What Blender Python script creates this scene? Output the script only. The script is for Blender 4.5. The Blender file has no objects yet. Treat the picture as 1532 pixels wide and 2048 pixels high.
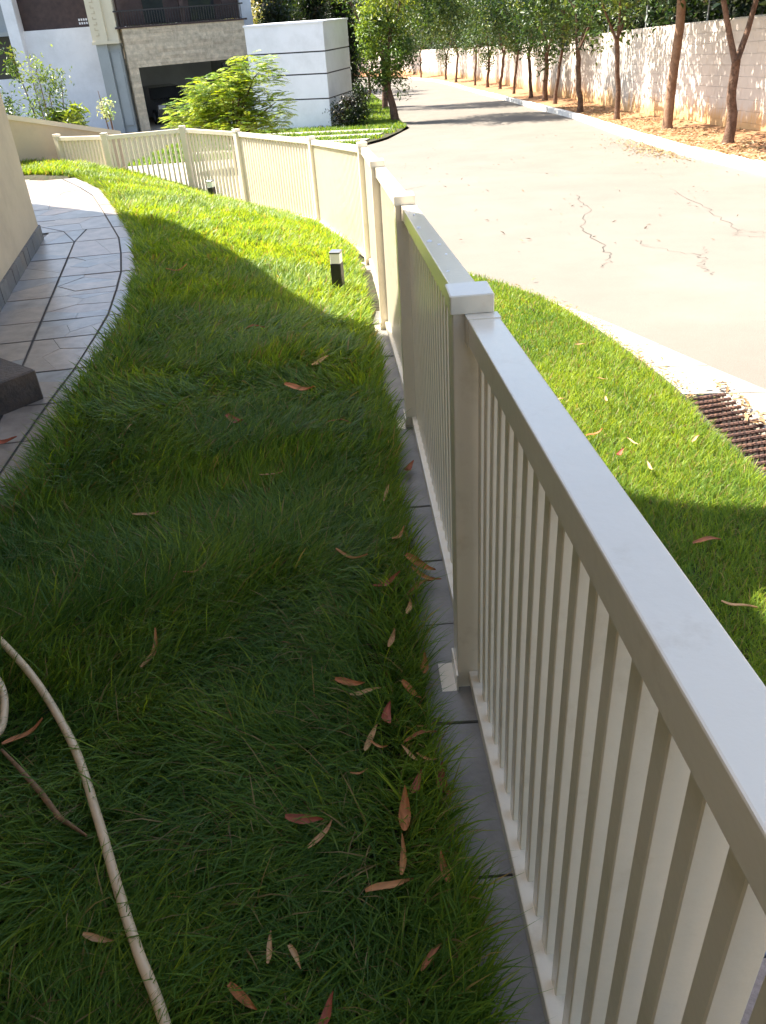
import bpy, math, random
import numpy as np
from mathutils import Vector, Matrix

random.seed(7)
rng = np.random.default_rng(7)
R = math.radians
scene = bpy.context.scene
col = scene.collection

# ------------------------------------------------------------------ camera
cam_d = bpy.data.cameras.new('camera')
cam_d.sensor_fit = 'VERTICAL'
cam_d.sensor_height = 36.0
cam_d.lens = 1600.0 / 2048.0 * 36.0
cam_d.clip_start = 0.03
cam_d.clip_end = 2000
cam = bpy.data.objects.new('camera', cam_d)
col.objects.link(cam)
CR = ((0.9973575, -0.07264995, 0.0), (-0.03880158, -0.53267821, 0.84542791), (-0.0614203, -0.84319387, -0.53408955))
cam.matrix_world = Matrix(((CR[0][0], -CR[0][1], -CR[0][2], 0), (CR[1][0], -CR[1][1], -CR[1][2], 0),
                           (CR[2][0], -CR[2][1], -CR[2][2], 0), (0, 0, 0, 1)))
scene.camera = cam

# ------------------------------------------------------------------ sky, sun, exposure
SUN_EL = R(54)
S = Vector((-0.89 * math.cos(SUN_EL), 0.456 * math.cos(SUN_EL), math.sin(SUN_EL))).normalized()
world = bpy.data.worlds.new('World')
scene.world = world
world.use_nodes = True
wn = world.node_tree.nodes
sky = wn.new('ShaderNodeTexSky')
sky.sky_type = 'NISHITA'
sky.sun_disc = False
sky.sun_elevation = SUN_EL
sky.sun_rotation = math.atan2(S.x, S.y) % (2 * math.pi)
sky.air_density = 1.0
sky.dust_density = 2.0
sky.ozone_density = 0.6
world.node_tree.links.new(sky.outputs[0], wn['Background'].inputs[0])
wn['Background'].inputs[1].default_value = 0.11
sun_d = bpy.data.lights.new('sun', 'SUN')
sun_d.energy = 5.0
sun_d.angle = R(0.5)
sun_d.color = (1.0, 0.94, 0.84)
sun = bpy.data.objects.new('sun', sun_d)
sun.rotation_euler = S.to_track_quat('Z', 'Y').to_euler()
sun.location = S * 60
col.objects.link(sun)
scene.view_settings.view_transform = 'Standard'
scene.view_settings.look = 'None'
scene.view_settings.gamma = 1.0
scene.view_settings.use_curve_mapping = False
scene.view_settings.exposure = 1.85

# ------------------------------------------------------------------ helpers
def tag(o, label=None, cat=None, group=None, kind=None):
    if label: o['label'] = label
    if cat: o['category'] = cat
    if group: o['group'] = group
    if kind: o['kind'] = kind
    return o

def empty(name, loc=(0, 0, 0), rz=0.0, label=None, cat=None, group=None):
    o = bpy.data.objects.new(name, None)
    o.empty_display_size = 0.2
    o.location = loc
    o.rotation_euler = (0, 0, rz)
    col.objects.link(o)
    return tag(o, label, cat, group)

def link(name, me, mat, parent=None, loc=None, rz=None, scale=None):
    o = bpy.data.objects.new(name, me)
    if mat is not None and len(me.materials) == 0:
        me.materials.append(mat)
    col.objects.link(o)
    if parent: o.parent = parent
    if loc is not None: o.location = loc
    if rz is not None: o.rotation_euler = (0, 0, rz)
    if scale is not None: o.scale = scale
    return o

def np_mesh(name, V, F, smooth=False, tint=None):
    """V (n,3), F list of arrays each (m,k) of equal k"""
    me = bpy.data.meshes.new(name)
    V = np.asarray(V, np.float32)
    Fs = [np.asarray(f, np.int32) for f in F if len(f)]
    me.vertices.add(len(V))
    me.vertices.foreach_set('co', V.ravel())
    loops = np.concatenate([f.ravel() for f in Fs])
    sizes = np.concatenate([np.full(len(f), f.shape[1], np.int32) for f in Fs])
    starts = np.concatenate([[0], np.cumsum(sizes)[:-1]]).astype(np.int32)
    me.loops.add(len(loops))
    me.loops.foreach_set('vertex_index', loops)
    me.polygons.add(len(sizes))
    me.polygons.foreach_set('loop_start', starts)
    me.polygons.foreach_set('loop_total', sizes)
    if smooth:
        me.polygons.foreach_set('use_smooth', np.ones(len(sizes), bool))
    me.update(calc_edges=True)
    if tint is not None:
        a = me.color_attributes.new('tint', 'FLOAT_COLOR', 'POINT')
        c = np.ones((len(V), 4), np.float32)
        c[:, :3] = tint
        a.data.foreach_set('color', c.ravel())
    return me

class MB:
    def __init__(s): s.v = []; s.f = []
    def add(s, vs, fs):
        n = len(s.v); s.v += [tuple(v) for v in vs]; s.f += [tuple(i + n for i in f) for f in fs]; return s
    def box(s, x0, x1, y0, y1, z0, z1):
        return s.add([(x0,y0,z0),(x1,y0,z0),(x1,y1,z0),(x0,y1,z0),(x0,y0,z1),(x1,y0,z1),(x1,y1,z1),(x0,y1,z1)],
                     [(0,3,2,1),(4,5,6,7),(0,1,5,4),(1,2,6,5),(2,3,7,6),(3,0,4,7)])
    def bevbox(s, x0, x1, y0, y1, z0, z1, b):
        """box with chamfered top edges and vertical corners"""
        def ring(i, z): return [(x0+i+b,y0+i,z),(x1-i-b,y0+i,z),(x1-i,y0+i+b,z),(x1-i,y1-i-b,z),(x1-i-b,y1-i,z),(x0+i+b,y1-i,z),(x0+i,y1-i-b,z),(x0+i,y0+i+b,z)]
        vs = ring(0, z0) + ring(0, z1 - b) + ring(b, z1)
        fs = [tuple(range(7, -1, -1)), tuple(range(16, 24))]
        for k in range(2):
            for i in range(8):
                j = (i + 1) % 8
                fs.append((k*8+i, k*8+j, k*8+8+j, k*8+8+i))
        return s.add(vs, fs)
    def beam(s, a, b, w, h, up=(0, 0, 1)):
        """box from a to b (axis), width w horizontally, height h downwards-up centred"""
        a = Vector(a); b = Vector(b); d = (b - a).normalized(); side = d.cross(Vector(up)).normalized(); u = side.cross(d).normalized()
        vs = []
        for p in (a, b):
            for sx, sz in ((-1,-1),(1,-1),(1,1),(-1,1)):
                vs.append(p + side * (sx * w / 2) + u * (sz * h / 2))
        return s.add(vs, [(0,1,2,3),(7,6,5,4),(0,4,5,1),(1,5,6,2),(2,6,7,3),(3,7,4,0)])
    def prism(s, poly, z0, z1):
        n = len(poly)
        zz0 = z0 if callable(z0) else (lambda x, y: z0)
        zz1 = z1 if callable(z1) else (lambda x, y: z1)
        vs = [(x, y, zz0(x, y)) for x, y in poly] + [(x, y, zz1(x, y)) for x, y in poly]
        fs = [tuple(range(n - 1, -1, -1)), tuple(range(n, 2 * n))] + [(i, (i+1) % n, n + (i+1) % n, n + i) for i in range(n)]
        return s.add(vs, fs)
    def tube(s, pts, rad, n=8, cap=True):
        pts = [Vector(p) for p in pts]; rr = rad if hasattr(rad, '__len__') else [rad] * len(pts)
        base = len(s.v); ref = Vector((0.31, 0.2, 0.93))
        for i, p in enumerate(pts):
            d = (pts[min(i+1, len(pts)-1)] - pts[max(i-1, 0)]).normalized()
            if abs(d.dot(ref)) > 0.95: ref = Vector((1, 0.1, 0.05))
            a = d.cross(ref).normalized(); b = d.cross(a).normalized()
            ref = b.cross(d) if False else ref
            for k in range(n):
                t = 2 * math.pi * k / n
                s.v.append(tuple(p + (a * math.cos(t) + b * math.sin(t)) * rr[i]))
        for i in range(len(pts) - 1):
            for k in range(n):
                j = (k + 1) % n
                s.f.append((base+i*n+k, base+i*n+j, base+(i+1)*n+j, base+(i+1)*n+k))
        if cap:
            s.f.append(tuple(base + k for k in range(n)))
            s.f.append(tuple(base + (len(pts)-1)*n + k for k in range(n-1, -1, -1)))
        return s
    def mesh(s, name, smooth=False):
        me = bpy.data.meshes.new(name); me.from_pydata(s.v, [], s.f)
        if smooth: me.polygons.foreach_set('use_smooth', [True] * len(me.polygons))
        me.update(); return me
    def build(s, name, mat, parent=None, smooth=False, **k):
        return link(name, s.mesh(name, smooth), mat, parent, **k)

def recalc(o):
    import bmesh
    bm = bmesh.new(); bm.from_mesh(o.data); bmesh.ops.recalc_face_normals(bm, faces=bm.faces); bm.to_mesh(o.data); bm.free(); return o

def copy_tree(o, parent=None):
    c = o.copy(); col.objects.link(c)
    if parent: c.parent = parent
    for ch in list(o.children): copy_tree(ch, c)
    return c

# ------------------------------------------------------------------ materials
def material(name, base, rough=0.7, var=0.15, scale=4.0, bump=0.0, bscale=40.0, spec=0.4, second=None, s2scale=2.0, s2lo=0.45, s2hi=0.65, metallic=0.0, coat=0.0, detail=6.0):
    m = bpy.data.materials.new(name); m.use_nodes = True
    nt = m.node_tree; N = nt.nodes; L = nt.links; b = N['Principled BSDF']
    geo = N.new('ShaderNodeNewGeometry')
    n1 = N.new('ShaderNodeTexNoise'); n1.inputs['Scale'].default_value = scale; n1.inputs['Detail'].default_value = detail; n1.inputs['Roughness'].default_value = 0.65
    L.new(geo.outputs['Position'], n1.inputs['Vector'])
    ramp = N.new('ShaderNodeValToRGB')
    lo = [max(0, c * (1 - var)) for c in base]; hi = [min(1, c * (1 + var)) for c in base]
    ramp.color_ramp.elements[0].color = (*lo, 1); ramp.color_ramp.elements[0].position = 0.3
    ramp.color_ramp.elements[1].color = (*hi, 1); ramp.color_ramp.elements[1].position = 0.7
    L.new(n1.outputs['Fac'], ramp.inputs['Fac'])
    out = ramp.outputs['Color']
    if second is not None:
        n2 = N.new('ShaderNodeTexNoise'); n2.inputs['Scale'].default_value = s2scale; n2.inputs['Detail'].default_value = 8; n2.inputs['Roughness'].default_value = 0.7
        L.new(geo.outputs['Position'], n2.inputs['Vector'])
        r2 = N.new('ShaderNodeMapRange'); r2.inputs['From Min'].default_value = s2lo; r2.inputs['From Max'].default_value = s2hi
        L.new(n2.outputs['Fac'], r2.inputs['Value'])
        mx = N.new('ShaderNodeMixRGB'); mx.inputs['Color2'].default_value = (*second, 1)
        L.new(r2.outputs['Result'], mx.inputs['Fac']); L.new(out, mx.inputs['Color1']); out = mx.outputs['Color']
    L.new(out, b.inputs['Base Color'])
    b.inputs['Roughness'].default_value = rough
    b.inputs['Specular IOR Level'].default_value = spec
    b.inputs['Metallic'].default_value = metallic
    b.inputs['Coat Weight'].default_value = coat
    b.inputs['Coat Roughness'].default_value = 0.12
    if bump > 0:
        nb = N.new('ShaderNodeTexNoise'); nb.inputs['Scale'].default_value = bscale; nb.inputs['Detail'].default_value = 8
        L.new(geo.outputs['Position'], nb.inputs['Vector'])
        bp = N.new('ShaderNodeBump'); bp.inputs['Strength'].default_value = bump; bp.inputs['Distance'].default_value = 0.02
        L.new(nb.outputs['Fac'], bp.inputs['Height']); L.new(bp.outputs['Normal'], b.inputs['Normal'])
    m['mix'] = 0
    return m

def leaf_material(name, trans=0.35, rough=0.45, spec=0.35, tmul=(1.25, 1.25, 0.8)):
    m = bpy.data.materials.new(name); m.use_nodes = True
    nt = m.node_tree; N = nt.nodes; L = nt.links; b = N['Principled BSDF']; o = N['Material Output']
    a = N.new('ShaderNodeAttribute'); a.attribute_name = 'tint'
    L.new(a.outputs['Color'], b.inputs['Base Color'])
    b.inputs['Roughness'].default_value = rough; b.inputs['Specular IOR Level'].default_value = spec
    t = N.new('ShaderNodeBsdfTranslucent')
    mu = N.new('ShaderNodeMixRGB'); mu.blend_type = 'MULTIPLY'; mu.inputs['Fac'].default_value = 1; mu.inputs['Color2'].default_value = (*tmul, 1)
    L.new(a.outputs['Color'], mu.inputs['Color1']); L.new(mu.outputs['Color'], t.inputs['Color'])
    mix = N.new('ShaderNodeMixShader'); mix.inputs['Fac'].default_value = trans
    L.new(b.outputs[0], mix.inputs[1]); L.new(t.outputs[0], mix.inputs[2]); L.new(mix.outputs[0], o.inputs['Surface'])
    return m

def stone_palette(name, cols, rough=0.4, spec=0.4, bump=0.15, per_object=True, scale=6.0, stain=(0.5, 0.5, 0.5)):
    """colour picked per object (each stone its own tone), plus grain"""
    m = bpy.data.materials.new(name); m.use_nodes = True
    nt = m.node_tree; N = nt.nodes; L = nt.links; b = N['Principled BSDF']
    oi = N.new('ShaderNodeObjectInfo')
    ramp = N.new('ShaderNodeValToRGB'); ramp.color_ramp.interpolation = 'CONSTANT'
    el = ramp.color_ramp.elements
    for i, c in enumerate(cols):
        p = i / len(cols)
        if i < 2: e = el[i]; e.position = p
        else: e = el.new(p)
        e.color = (*c, 1)
    L.new(oi.outputs['Random'], ramp.inputs['Fac'])
    geo = N.new('ShaderNodeNewGeometry')
    n1 = N.new('ShaderNodeTexNoise'); n1.inputs['Scale'].default_value = scale; n1.inputs['Detail'].default_value = 9; n1.inputs['Roughness'].default_value = 0.7
    L.new(geo.outputs['Position'], n1.inputs['Vector'])
    r2 = N.new('ShaderNodeMapRange'); r2.inputs['From Min'].default_value = 0.3; r2.inputs['From Max'].default_value = 0.7; r2.inputs['To Min'].default_value = 0.65; r2.inputs['To Max'].default_value = 1.3
    L.new(n1.outputs['Fac'], r2.inputs['Value'])
    mx = N.new('ShaderNodeMixRGB'); mx.blend_type = 'MULTIPLY'; mx.inputs['Fac'].default_value = 1
    L.new(ramp.outputs['Color'], mx.inputs['Color1']); L.new(r2.outputs['Result'], mx.inputs['Color2'])
    L.new(mx.outputs['Color'], b.inputs['Base Color'])
    b.inputs['Roughness'].default_value = rough; b.inputs['Specular IOR Level'].default_value = spec
    bp = N.new('ShaderNodeBump'); bp.inputs['Strength'].default_value = bump; bp.inputs['Distance'].default_value = 0.01
    L.new(n1.outputs['Fac'], bp.inputs['Height']); L.new(bp.outputs['Normal'], b.inputs['Normal'])
    return m

M = {}
M['fence'] = material('cream_gloss_paint', (0.80, 0.72, 0.57), 0.22, 0.04, 3.0, bump=0.04, bscale=60, spec=0.5, second=(0.67, 0.58, 0.43), s2scale=9, s2lo=0.56, s2hi=0.78)
M['plaster'] = material('cream_plaster', (0.56, 0.46, 0.31), 0.85, 0.06, 1.5, bump=0.25, bscale=120, second=(0.47, 0.38, 0.26), s2scale=1.2)
M['soil'] = material('soil', (0.055, 0.045, 0.025), 0.95, 0.4, 18, bump=0.8, bscale=50, second=(0.035, 0.05, 0.015), s2scale=6)
M['ground'] = material('ground', (0.10, 0.09, 0.05), 0.95, 0.3, 2, second=(0.06, 0.09, 0.03), s2scale=0.7)
M['red_soil'] = material('red_soil', (0.33, 0.165, 0.078), 0.95, 0.22, 3, bump=0.6, bscale=30, second=(0.33, 0.23, 0.12), s2scale=2.2, s2lo=0.5, s2hi=0.7)
M['slate'] = material('grey_slate', (0.25, 0.235, 0.21), 0.55, 0.22, 7, bump=0.12, bscale=80, spec=0.4, second=(0.33, 0.32, 0.28), s2scale=9, s2lo=0.66, s2hi=0.78)
M['grout'] = material('grout', (0.30, 0.265, 0.22), 0.9, 0.2, 25)
M['joint'] = material('dark_joint', (0.06, 0.052, 0.046), 0.9, 0.2, 25)
M['concrete'] = material('pale_concrete', (0.40, 0.36, 0.295), 0.9, 0.15, 5, bump=0.3, bscale=70, second=(0.28, 0.235, 0.175), s2scale=3, s2lo=0.55, s2hi=0.75)
M['kerb'] = material('white_kerb_paint', (0.80, 0.78, 0.73), 0.8, 0.08, 6, bump=0.3, bscale=40, second=(0.42, 0.36, 0.28), s2scale=5, s2lo=0.56, s2hi=0.66)
M['white'] = material('white_plaster', (0.78, 0.79, 0.82), 0.85, 0.04, 1.2, bump=0.15, bscale=90, second=(0.68, 0.69, 0.71), s2scale=0.8)
M['cream'] = material('cream_stucco', (0.68, 0.60, 0.44), 0.85, 0.05, 2)
M['grey'] = material('grey_plaster', (0.34, 0.36, 0.36), 0.85, 0.1, 1.5)
M['brown'] = material('dark_brown_wood', (0.055, 0.033, 0.030), 0.55, 0.3, 5)
M['darkmetal'] = material('dark_metal', (0.03, 0.028, 0.03), 0.5, 0.2, 8)
M['black'] = material('black_powder_coat', (0.022, 0.022, 0.024), 0.45, 0.2, 20)
M['diffuser'] = material('frosted_diffuser', (0.85, 0.85, 0.83), 0.5, 0.02, 3)
M['curtain'] = material('white_curtain', (0.72, 0.74, 0.72), 0.8, 0.05, 6)
M['glass'] = material('dark_glass', (0.03, 0.035, 0.04), 0.08, 0.2, 2, spec=0.6)
M['roof'] = material('roof_tile', (0.40, 0.22, 0.14), 0.8, 0.2, 4)
M['stepwood'] = material('dark_stone_step', (0.075, 0.06, 0.05), 0.6, 0.35, 12, bump=0.3, bscale=60, second=(0.12, 0.085, 0.06), s2scale=5)
M['hose'] = material('cream_hose', (0.70, 0.50, 0.29), 0.42, 0.08, 15, spec=0.45, second=(0.58, 0.41, 0.24), s2scale=6, s2lo=0.55, s2hi=0.75)
M['twig'] = material('twig_bark', (0.24, 0.13, 0.06), 0.8, 0.3, 40)
M['bark'] = material('brown_bark', (0.12, 0.068, 0.042), 0.95, 0.35, 14, bump=0.8, bscale=30, second=(0.20, 0.12, 0.08), s2scale=7)
M['bark_light'] = material('light_bark', (0.28, 0.165, 0.10), 0.95, 0.25, 14, bump=0.8, bscale=30, second=(0.18, 0.10, 0.06), s2scale=6)
M['rust'] = material('rusty_steel', (0.10, 0.052, 0.038), 0.85, 0.35, 30, bump=0.5, bscale=90, second=(0.20, 0.10, 0.06), s2scale=20)
M['pit'] = material('drain_pit', (0.03, 0.022, 0.018), 0.95, 0.3, 10)
M['crack'] = material('crack', (0.05, 0.045, 0.04), 1.0, 0.3, 20)
M['carpaint'] = material('dark_car_paint', (0.03, 0.03, 0.035), 0.25, 0.1, 2, coat=0.5)
M['headlamp'] = material('headlamp_lens', (0.45, 0.45, 0.47), 0.15, 0.1, 4)
M['tyre'] = material('tyre', (0.02, 0.02, 0.02), 0.9, 0.1, 10)
M['rim'] = material('rim', (0.3, 0.3, 0.32), 0.35, 0.1, 10, metallic=0.8)
M['dry'] = leaf_material('dry_leaf', 0.12, 0.6, 0.3, (1.2, 1.0, 0.8))
M['grass'] = leaf_material('grass_blade', 0.45, 0.42, 0.22, (1.5, 1.35, 0.5))
M['leaf'] = leaf_material('tree_leaf', 0.35, 0.4, 0.5, (1.3, 1.25, 0.5))
M['stones'] = stone_palette('flagstone', [(0.33,0.27,0.215),(0.37,0.30,0.235),(0.29,0.275,0.255),(0.35,0.275,0.22),(0.315,0.285,0.25),(0.34,0.28,0.225),(0.27,0.265,0.25),(0.37,0.31,0.245)], 0.33, 0.45, 0.12)
M['cobble'] = stone_palette('rough_mosaic_stone', [(0.30,0.20,0.16),(0.12,0.14,0.20),(0.33,0.25,0.20),(0.24,0.15,0.12),(0.16,0.17,0.2)], 0.6, 0.4, 0.6, scale=45)
M['skirt'] = stone_palette('skirting_stone', [(0.13,0.12,0.11),(0.16,0.15,0.135),(0.18,0.15,0.12),(0.12,0.12,0.12)], 0.5, 0.4, 0.2)
M['clad'] = stone_palette('beige_split_stone', [(0.60,0.49,0.355),(0.64,0.53,0.39),(0.54,0.44,0.32),(0.62,0.52,0.385),(0.57,0.475,0.35)], 0.85, 0.3, 0.4, scale=5)

def asphalt():
    m = material('sunbleached_asphalt', (0.198, 0.173, 0.142), 0.92, 0.07, 0.9, bump=0.35, bscale=160, second=(0.168, 0.145, 0.119), s2scale=0.6, s2lo=0.38, s2hi=0.72)
    nt = m.node_tree; N = nt.nodes; L = nt.links; b = N['Principled BSDF']
    src = b.inputs['Base Color'].links[0].from_socket
    geo = N.new('ShaderNodeNewGeometry')
    v = N.new('ShaderNodeTexNoise'); v.inputs['Scale'].default_value = 220; v.inputs['Detail'].default_value = 2
    L.new(geo.outputs['Position'], v.inputs['Vector'])
    mr = N.new('ShaderNodeMapRange'); mr.inputs['From Min'].default_value = 0.3; mr.inputs['From Max'].default_value = 0.7; mr.inputs['To Min'].default_value = 0.82; mr.inputs['To Max'].default_value = 1.12
    L.new(v.outputs['Fac'], mr.inputs['Value'])
    mx = N.new('ShaderNodeMixRGB'); mx.blend_type = 'MULTIPLY'; mx.inputs['Fac'].default_value = 1
    L.new(src, mx.inputs['Color1']); L.new(mr.outputs['Result'], mx.inputs['Color2']); L.new(mx.outputs['Color'], b.inputs['Base Color'])
    return m
M['asphalt'] = asphalt()

def wallpaint():
    """white limewash over blocks with red mud splashed up from the ground (attribute hgt = metres above the soil)"""
    m = material('limewash_wall', (0.60, 0.53, 0.46), 0.92, 0.08, 2.0, bump=0.3, bscale=50, second=(0.52, 0.455, 0.39), s2scale=1.6, s2lo=0.52, s2hi=0.75)
    nt = m.node_tree; N = nt.nodes; L = nt.links; b = N['Principled BSDF']
    src = b.inputs['Base Color'].links[0].from_socket
    a = N.new('ShaderNodeAttribute'); a.attribute_name = 'hgt'
    geo = N.new('ShaderNodeNewGeometry')
    mp = N.new('ShaderNodeMapping'); mp.inputs['Scale'].default_value = (2.2, 2.2, 0.5)
    L.new(geo.outputs['Position'], mp.inputs['Vector'])
    n = N.new('ShaderNodeTexNoise'); n.inputs['Scale'].default_value = 1.6; n.inputs['Detail'].default_value = 8; n.inputs['Roughness'].default_value = 0.7
    L.new(mp.outputs[0], n.inputs['Vector'])
    ma = N.new('ShaderNodeMath'); ma.operation = 'MULTIPLY_ADD'; ma.inputs[1].default_value = 1.5; ma.inputs[2].default_value = -0.32
    L.new(n.outputs['Fac'], ma.inputs[0])
    sub = N.new('ShaderNodeMath'); sub.operation = 'SUBTRACT'
    L.new(ma.outputs[0], sub.inputs[0]); L.new(a.outputs['Fac'], sub.inputs[1])
    mr = N.new('ShaderNodeMapRange'); mr.inputs['From Min'].default_value = -0.12; mr.inputs['From Max'].default_value = 0.3; mr.inputs['To Max'].default_value = 0.85
    L.new(sub.outputs[0], mr.inputs['Value'])
    mx = N.new('ShaderNodeMixRGB'); mx.inputs['Color2'].default_value = (0.60, 0.34, 0.12, 1)
    L.new(mr.outputs['Result'], mx.inputs['Fac']); L.new(src, mx.inputs['Color1']); L.new(mx.outputs['Color'], b.inputs['Base Color'])
    return m
M['limewash'] = wallpaint()

# ------------------------------------------------------------------ terrain functions
ZY = [-60, -10, 0, 5.4, 11, 17, 30, 60, 90, 200, 500]
ZZ = [-1.35, -1.38, -1.46, -1.90, -2.38, -2.80, -3.45, -5.0, -6.2, -10, -18]
def z0(y): return np.interp(y, ZY, ZZ)
PATH_R = [(-3.95,12.11),(-3.20,10.72),(-2.68,9.29),(-2.12,7.70),(-1.85,6.58),(-1.66,5.48),(-1.59,4.51),(-1.58,3.62),(-1.55,3.15),(-1.54,2.77),(-1.54,1.0),(-1.54,-3.0)]
def zh(y): return -1.6 - 0.012 * y
FP = [(.25,-.55),(.21,1.63),(.185,3.60),(.12,5.41),(.05,7.91),(-.57,11.22),(-1.74,12.95),(-2.64,13.6),(-3.73,13.2),(-4.63,13.8)]
FZB = [-1.43,-1.59,-1.77,-1.90,-2.12,-2.44,-2.48,-2.40,-1.93,-1.88]
FZT = [-.38,-.54,-.72,-.85,-1.07,-1.39,-1.43,-1.40,-1.38,-1.41]
CT = [(x, y, z) for (x, y), z in zip(FP[1:7], FZB[1:7])] + [(-2.65,13.6,-2.3),(-3.75,13.2,-1.84),(-4.63,13.8,-1.8)] + [(x, y, zh(y)) for x, y in PATH_R[:10]] + \
     [(.22,0,-1.46),(.25,-2,-1.36),(-1.6,0,-1.58),(-1.6,-2,-1.57),(-6,14,-1.78),(-3.2,8.2,zh(8.2)),(-4.0,9.6,zh(9.6)),(-4.8,11,zh(11)),(-5.3,12.2,zh(12.2)),(-2.7,6,zh(6)),(-2.3,4,zh(4)),(-8,12,-1.75),(-5,5,-1.66),(-8,0,-1.6)]
CT = np.array(CT)
def _fit(C):
    n = len(C); d = np.linalg.norm(C[:, None, :2] - C[None, :, :2], axis=2)
    K = np.where(d > 0, d * d * np.log(d + 1e-12), 0) + np.eye(n) * .3
    P = np.c_[np.ones(n), C[:, :2]]
    return np.linalg.solve(np.block([[K, P], [P.T, np.zeros((3, 3))]]), np.r_[C[:, 2], 0, 0, 0])
CW = _fit(CT)
def yard_z(x, y):
    x = np.asarray(x, float); y = np.asarray(y, float); out = np.zeros(np.broadcast(x, y).shape) + CW[-3] + CW[-2] * x + CW[-1] * y
    for (cx, cy, cz), w in zip(CT, CW[:-3]):
        d2 = (x - cx) ** 2 + (y - cy) ** 2
        out = out + w * np.where(d2 > 0, .5 * d2 * np.log(d2 + 1e-12), 0)
    return out
def fz(y):  # fence line x for a given y (monotone part)
    return np.interp(y, [p[1] for p in FP[:8]], [p[0] for p in FP[:8]])
def path_x(y):
    return np.interp(y, [p[1] for p in PATH_R][::-1], [p[0] for p in PATH_R][::-1])

def sheet(name, ys, xl, xr, nx, zf, mat, label, cat, kind='structure', smooth=True, cx=None):
    V = []; F = []
    for i, y in enumerate(ys):
        for j in range(nx + 1):
            x = xl(y) + (xr(y) - xl(y)) * j / nx
            V.append((x, y, float(zf(x, y))))
    for i in range(len(ys) - 1):
        for j in range(nx):
            a = i * (nx + 1) + j
            F.append((a, a + 1, a + nx + 2, a + nx + 1))
    o = link(name, np_mesh(name, V, [np.array(F)], smooth), mat)
    return tag(o, label, cat, None, kind)

def inpoly(x, y, poly):
    c = np.zeros(x.shape, bool); n = len(poly)
    for i in range(n):
        x1, y1 = poly[i]; x2, y2 = poly[(i + 1) % n]
        if y1 == y2: continue
        t = ((y1 > y) != (y2 > y)) & (x < (x2 - x1) * (y - y1) / (y2 - y1) + x1)
        c ^= t
    return c

def clip(poly, nx, ny, d):
    """keep nx*x+ny*y<=d"""
    out = []
    for i in range(len(poly)):
        a = poly[i]; b = poly[(i + 1) % len(poly)]
        da = nx * a[0] + ny * a[1] - d; db = nx * b[0] + ny * b[1] - d
        if da <= 0: out.append(a)
        if (da < 0 < db) or (db < 0 < da):
            t = da / (da - db); out.append((a[0] + (b[0] - a[0]) * t, a[1] + (b[1] - a[1]) * t))
    return out
def voronoi_cells(region, seeds, gap):
    res = []
    for i, s in enumerate(seeds):
        p = list(region)
        for j, q in enumerate(seeds):
            if i == j: continue
            dx, dy = q[0] - s[0], q[1] - s[1]; l = math.hypot(dx, dy)
            if l > 1.6: continue
            p = clip(p, dx / l, dy / l, (dx * (s[0] + q[0]) / 2 + dy * (s[1] + q[1]) / 2) / l - gap / 2)
            if len(p) < 3: break
        if len(p) >= 3:
            ar = abs(sum(p[k][0] * p[(k+1) % len(p)][1] - p[(k+1) % len(p)][0] * p[k][1] for k in range(len(p)))) / 2
            if ar > 0.0006: res.append(p)
    return res

# ================================================================== THE SETTING
# base ground sheet out to the horizon
gy = [-150, -60, -20, -10, -3, 0, 5.4, 11, 17, 30, 60, 90, 200, 500]
sheet('ground', gy, lambda y: -400, lambda y: 400, 8, lambda x, y: z0(y) - 0.45, M['ground'], 'bare earth hillside under the street and gardens', 'ground')

# road
XL_Y = [-6, 2.5, 3.8, 4.4, 5.0, 5.5, 6.0, 7.0, 8.5, 11.2, 13, 16, 20, 23.5, 25.7, 29.4, 32, 45, 62, 75, 85, 95, 103, 110]
XL_X = [2.05, 2.05, 2.04, 1.86, 1.70, 1.56, 1.38, .95, .5, -.1, -.9, -2.0, -1.6, -.2, .85, 1.83, 1.75, 1.8, 1.45, .7, -.6, -4, -10, -20]
XR_Y = [-6, 5, 13.45, 21, 28.5, 37.7, 65.5, 78, 86, 95, 103, 110]
XR_X = [6.1, 6.3, 6.48, 6.74, 7.13, 7.27, 7.66, 7.2, 6.0, 4.2, 1.5, -6]
def xl(y): return float(np.interp(y, XL_Y, XL_X))
def xr(y): return float(np.interp(y, XR_Y, XR_X))
ROAD_DZ = -0.11
ys = list(np.arange(-6, 30, 0.5)) + list(np.arange(30, 110.1, 2))
road = sheet('road', ys, xl, xr, 14, lambda x, y: z0(y) + ROAD_DZ + 0.012 * math.sin(x * 1.3 + y * 0.4), M['asphalt'], 'sun-bleached asphalt street bending left past the wall', 'road')

def ribbon(name, pts, w, mat, parent, dz, zf=None):
    V = []; F = []; P = [Vector((p[0], p[1], 0)) for p in pts]
    for i, p in enumerate(P):
        d = (P[min(i+1, len(P)-1)] - P[max(i-1, 0)]).normalized(); s = Vector((-d.y, d.x, 0)); ww = w * random.uniform(.4, 1.3)
        for k in (-1, 1):
            q = p + s * k * ww / 2
            V.append((q.x, q.y, float(z0(q.y)) + ROAD_DZ + 0.012 * math.sin(q.x * 1.3 + q.y * 0.4) + dz))
    for i in range(len(P) - 1): F.append((2*i, 2*i+1, 2*i+3, 2*i+2))
    return link(name, np_mesh(name, V, [np.array(F)]), mat, parent)
def jag(pts, n=7, a=0.06):
    out = []
    for i in range(len(pts) - 1):
        for k in range(n):
            t = k / n; out.append((pts[i][0] + (pts[i+1][0]-pts[i][0]) * t + random.uniform(-a, a), pts[i][1] + (pts[i+1][1]-pts[i][1]) * t + random.uniform(-a, a)))
    return out + [pts[-1]]
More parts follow.
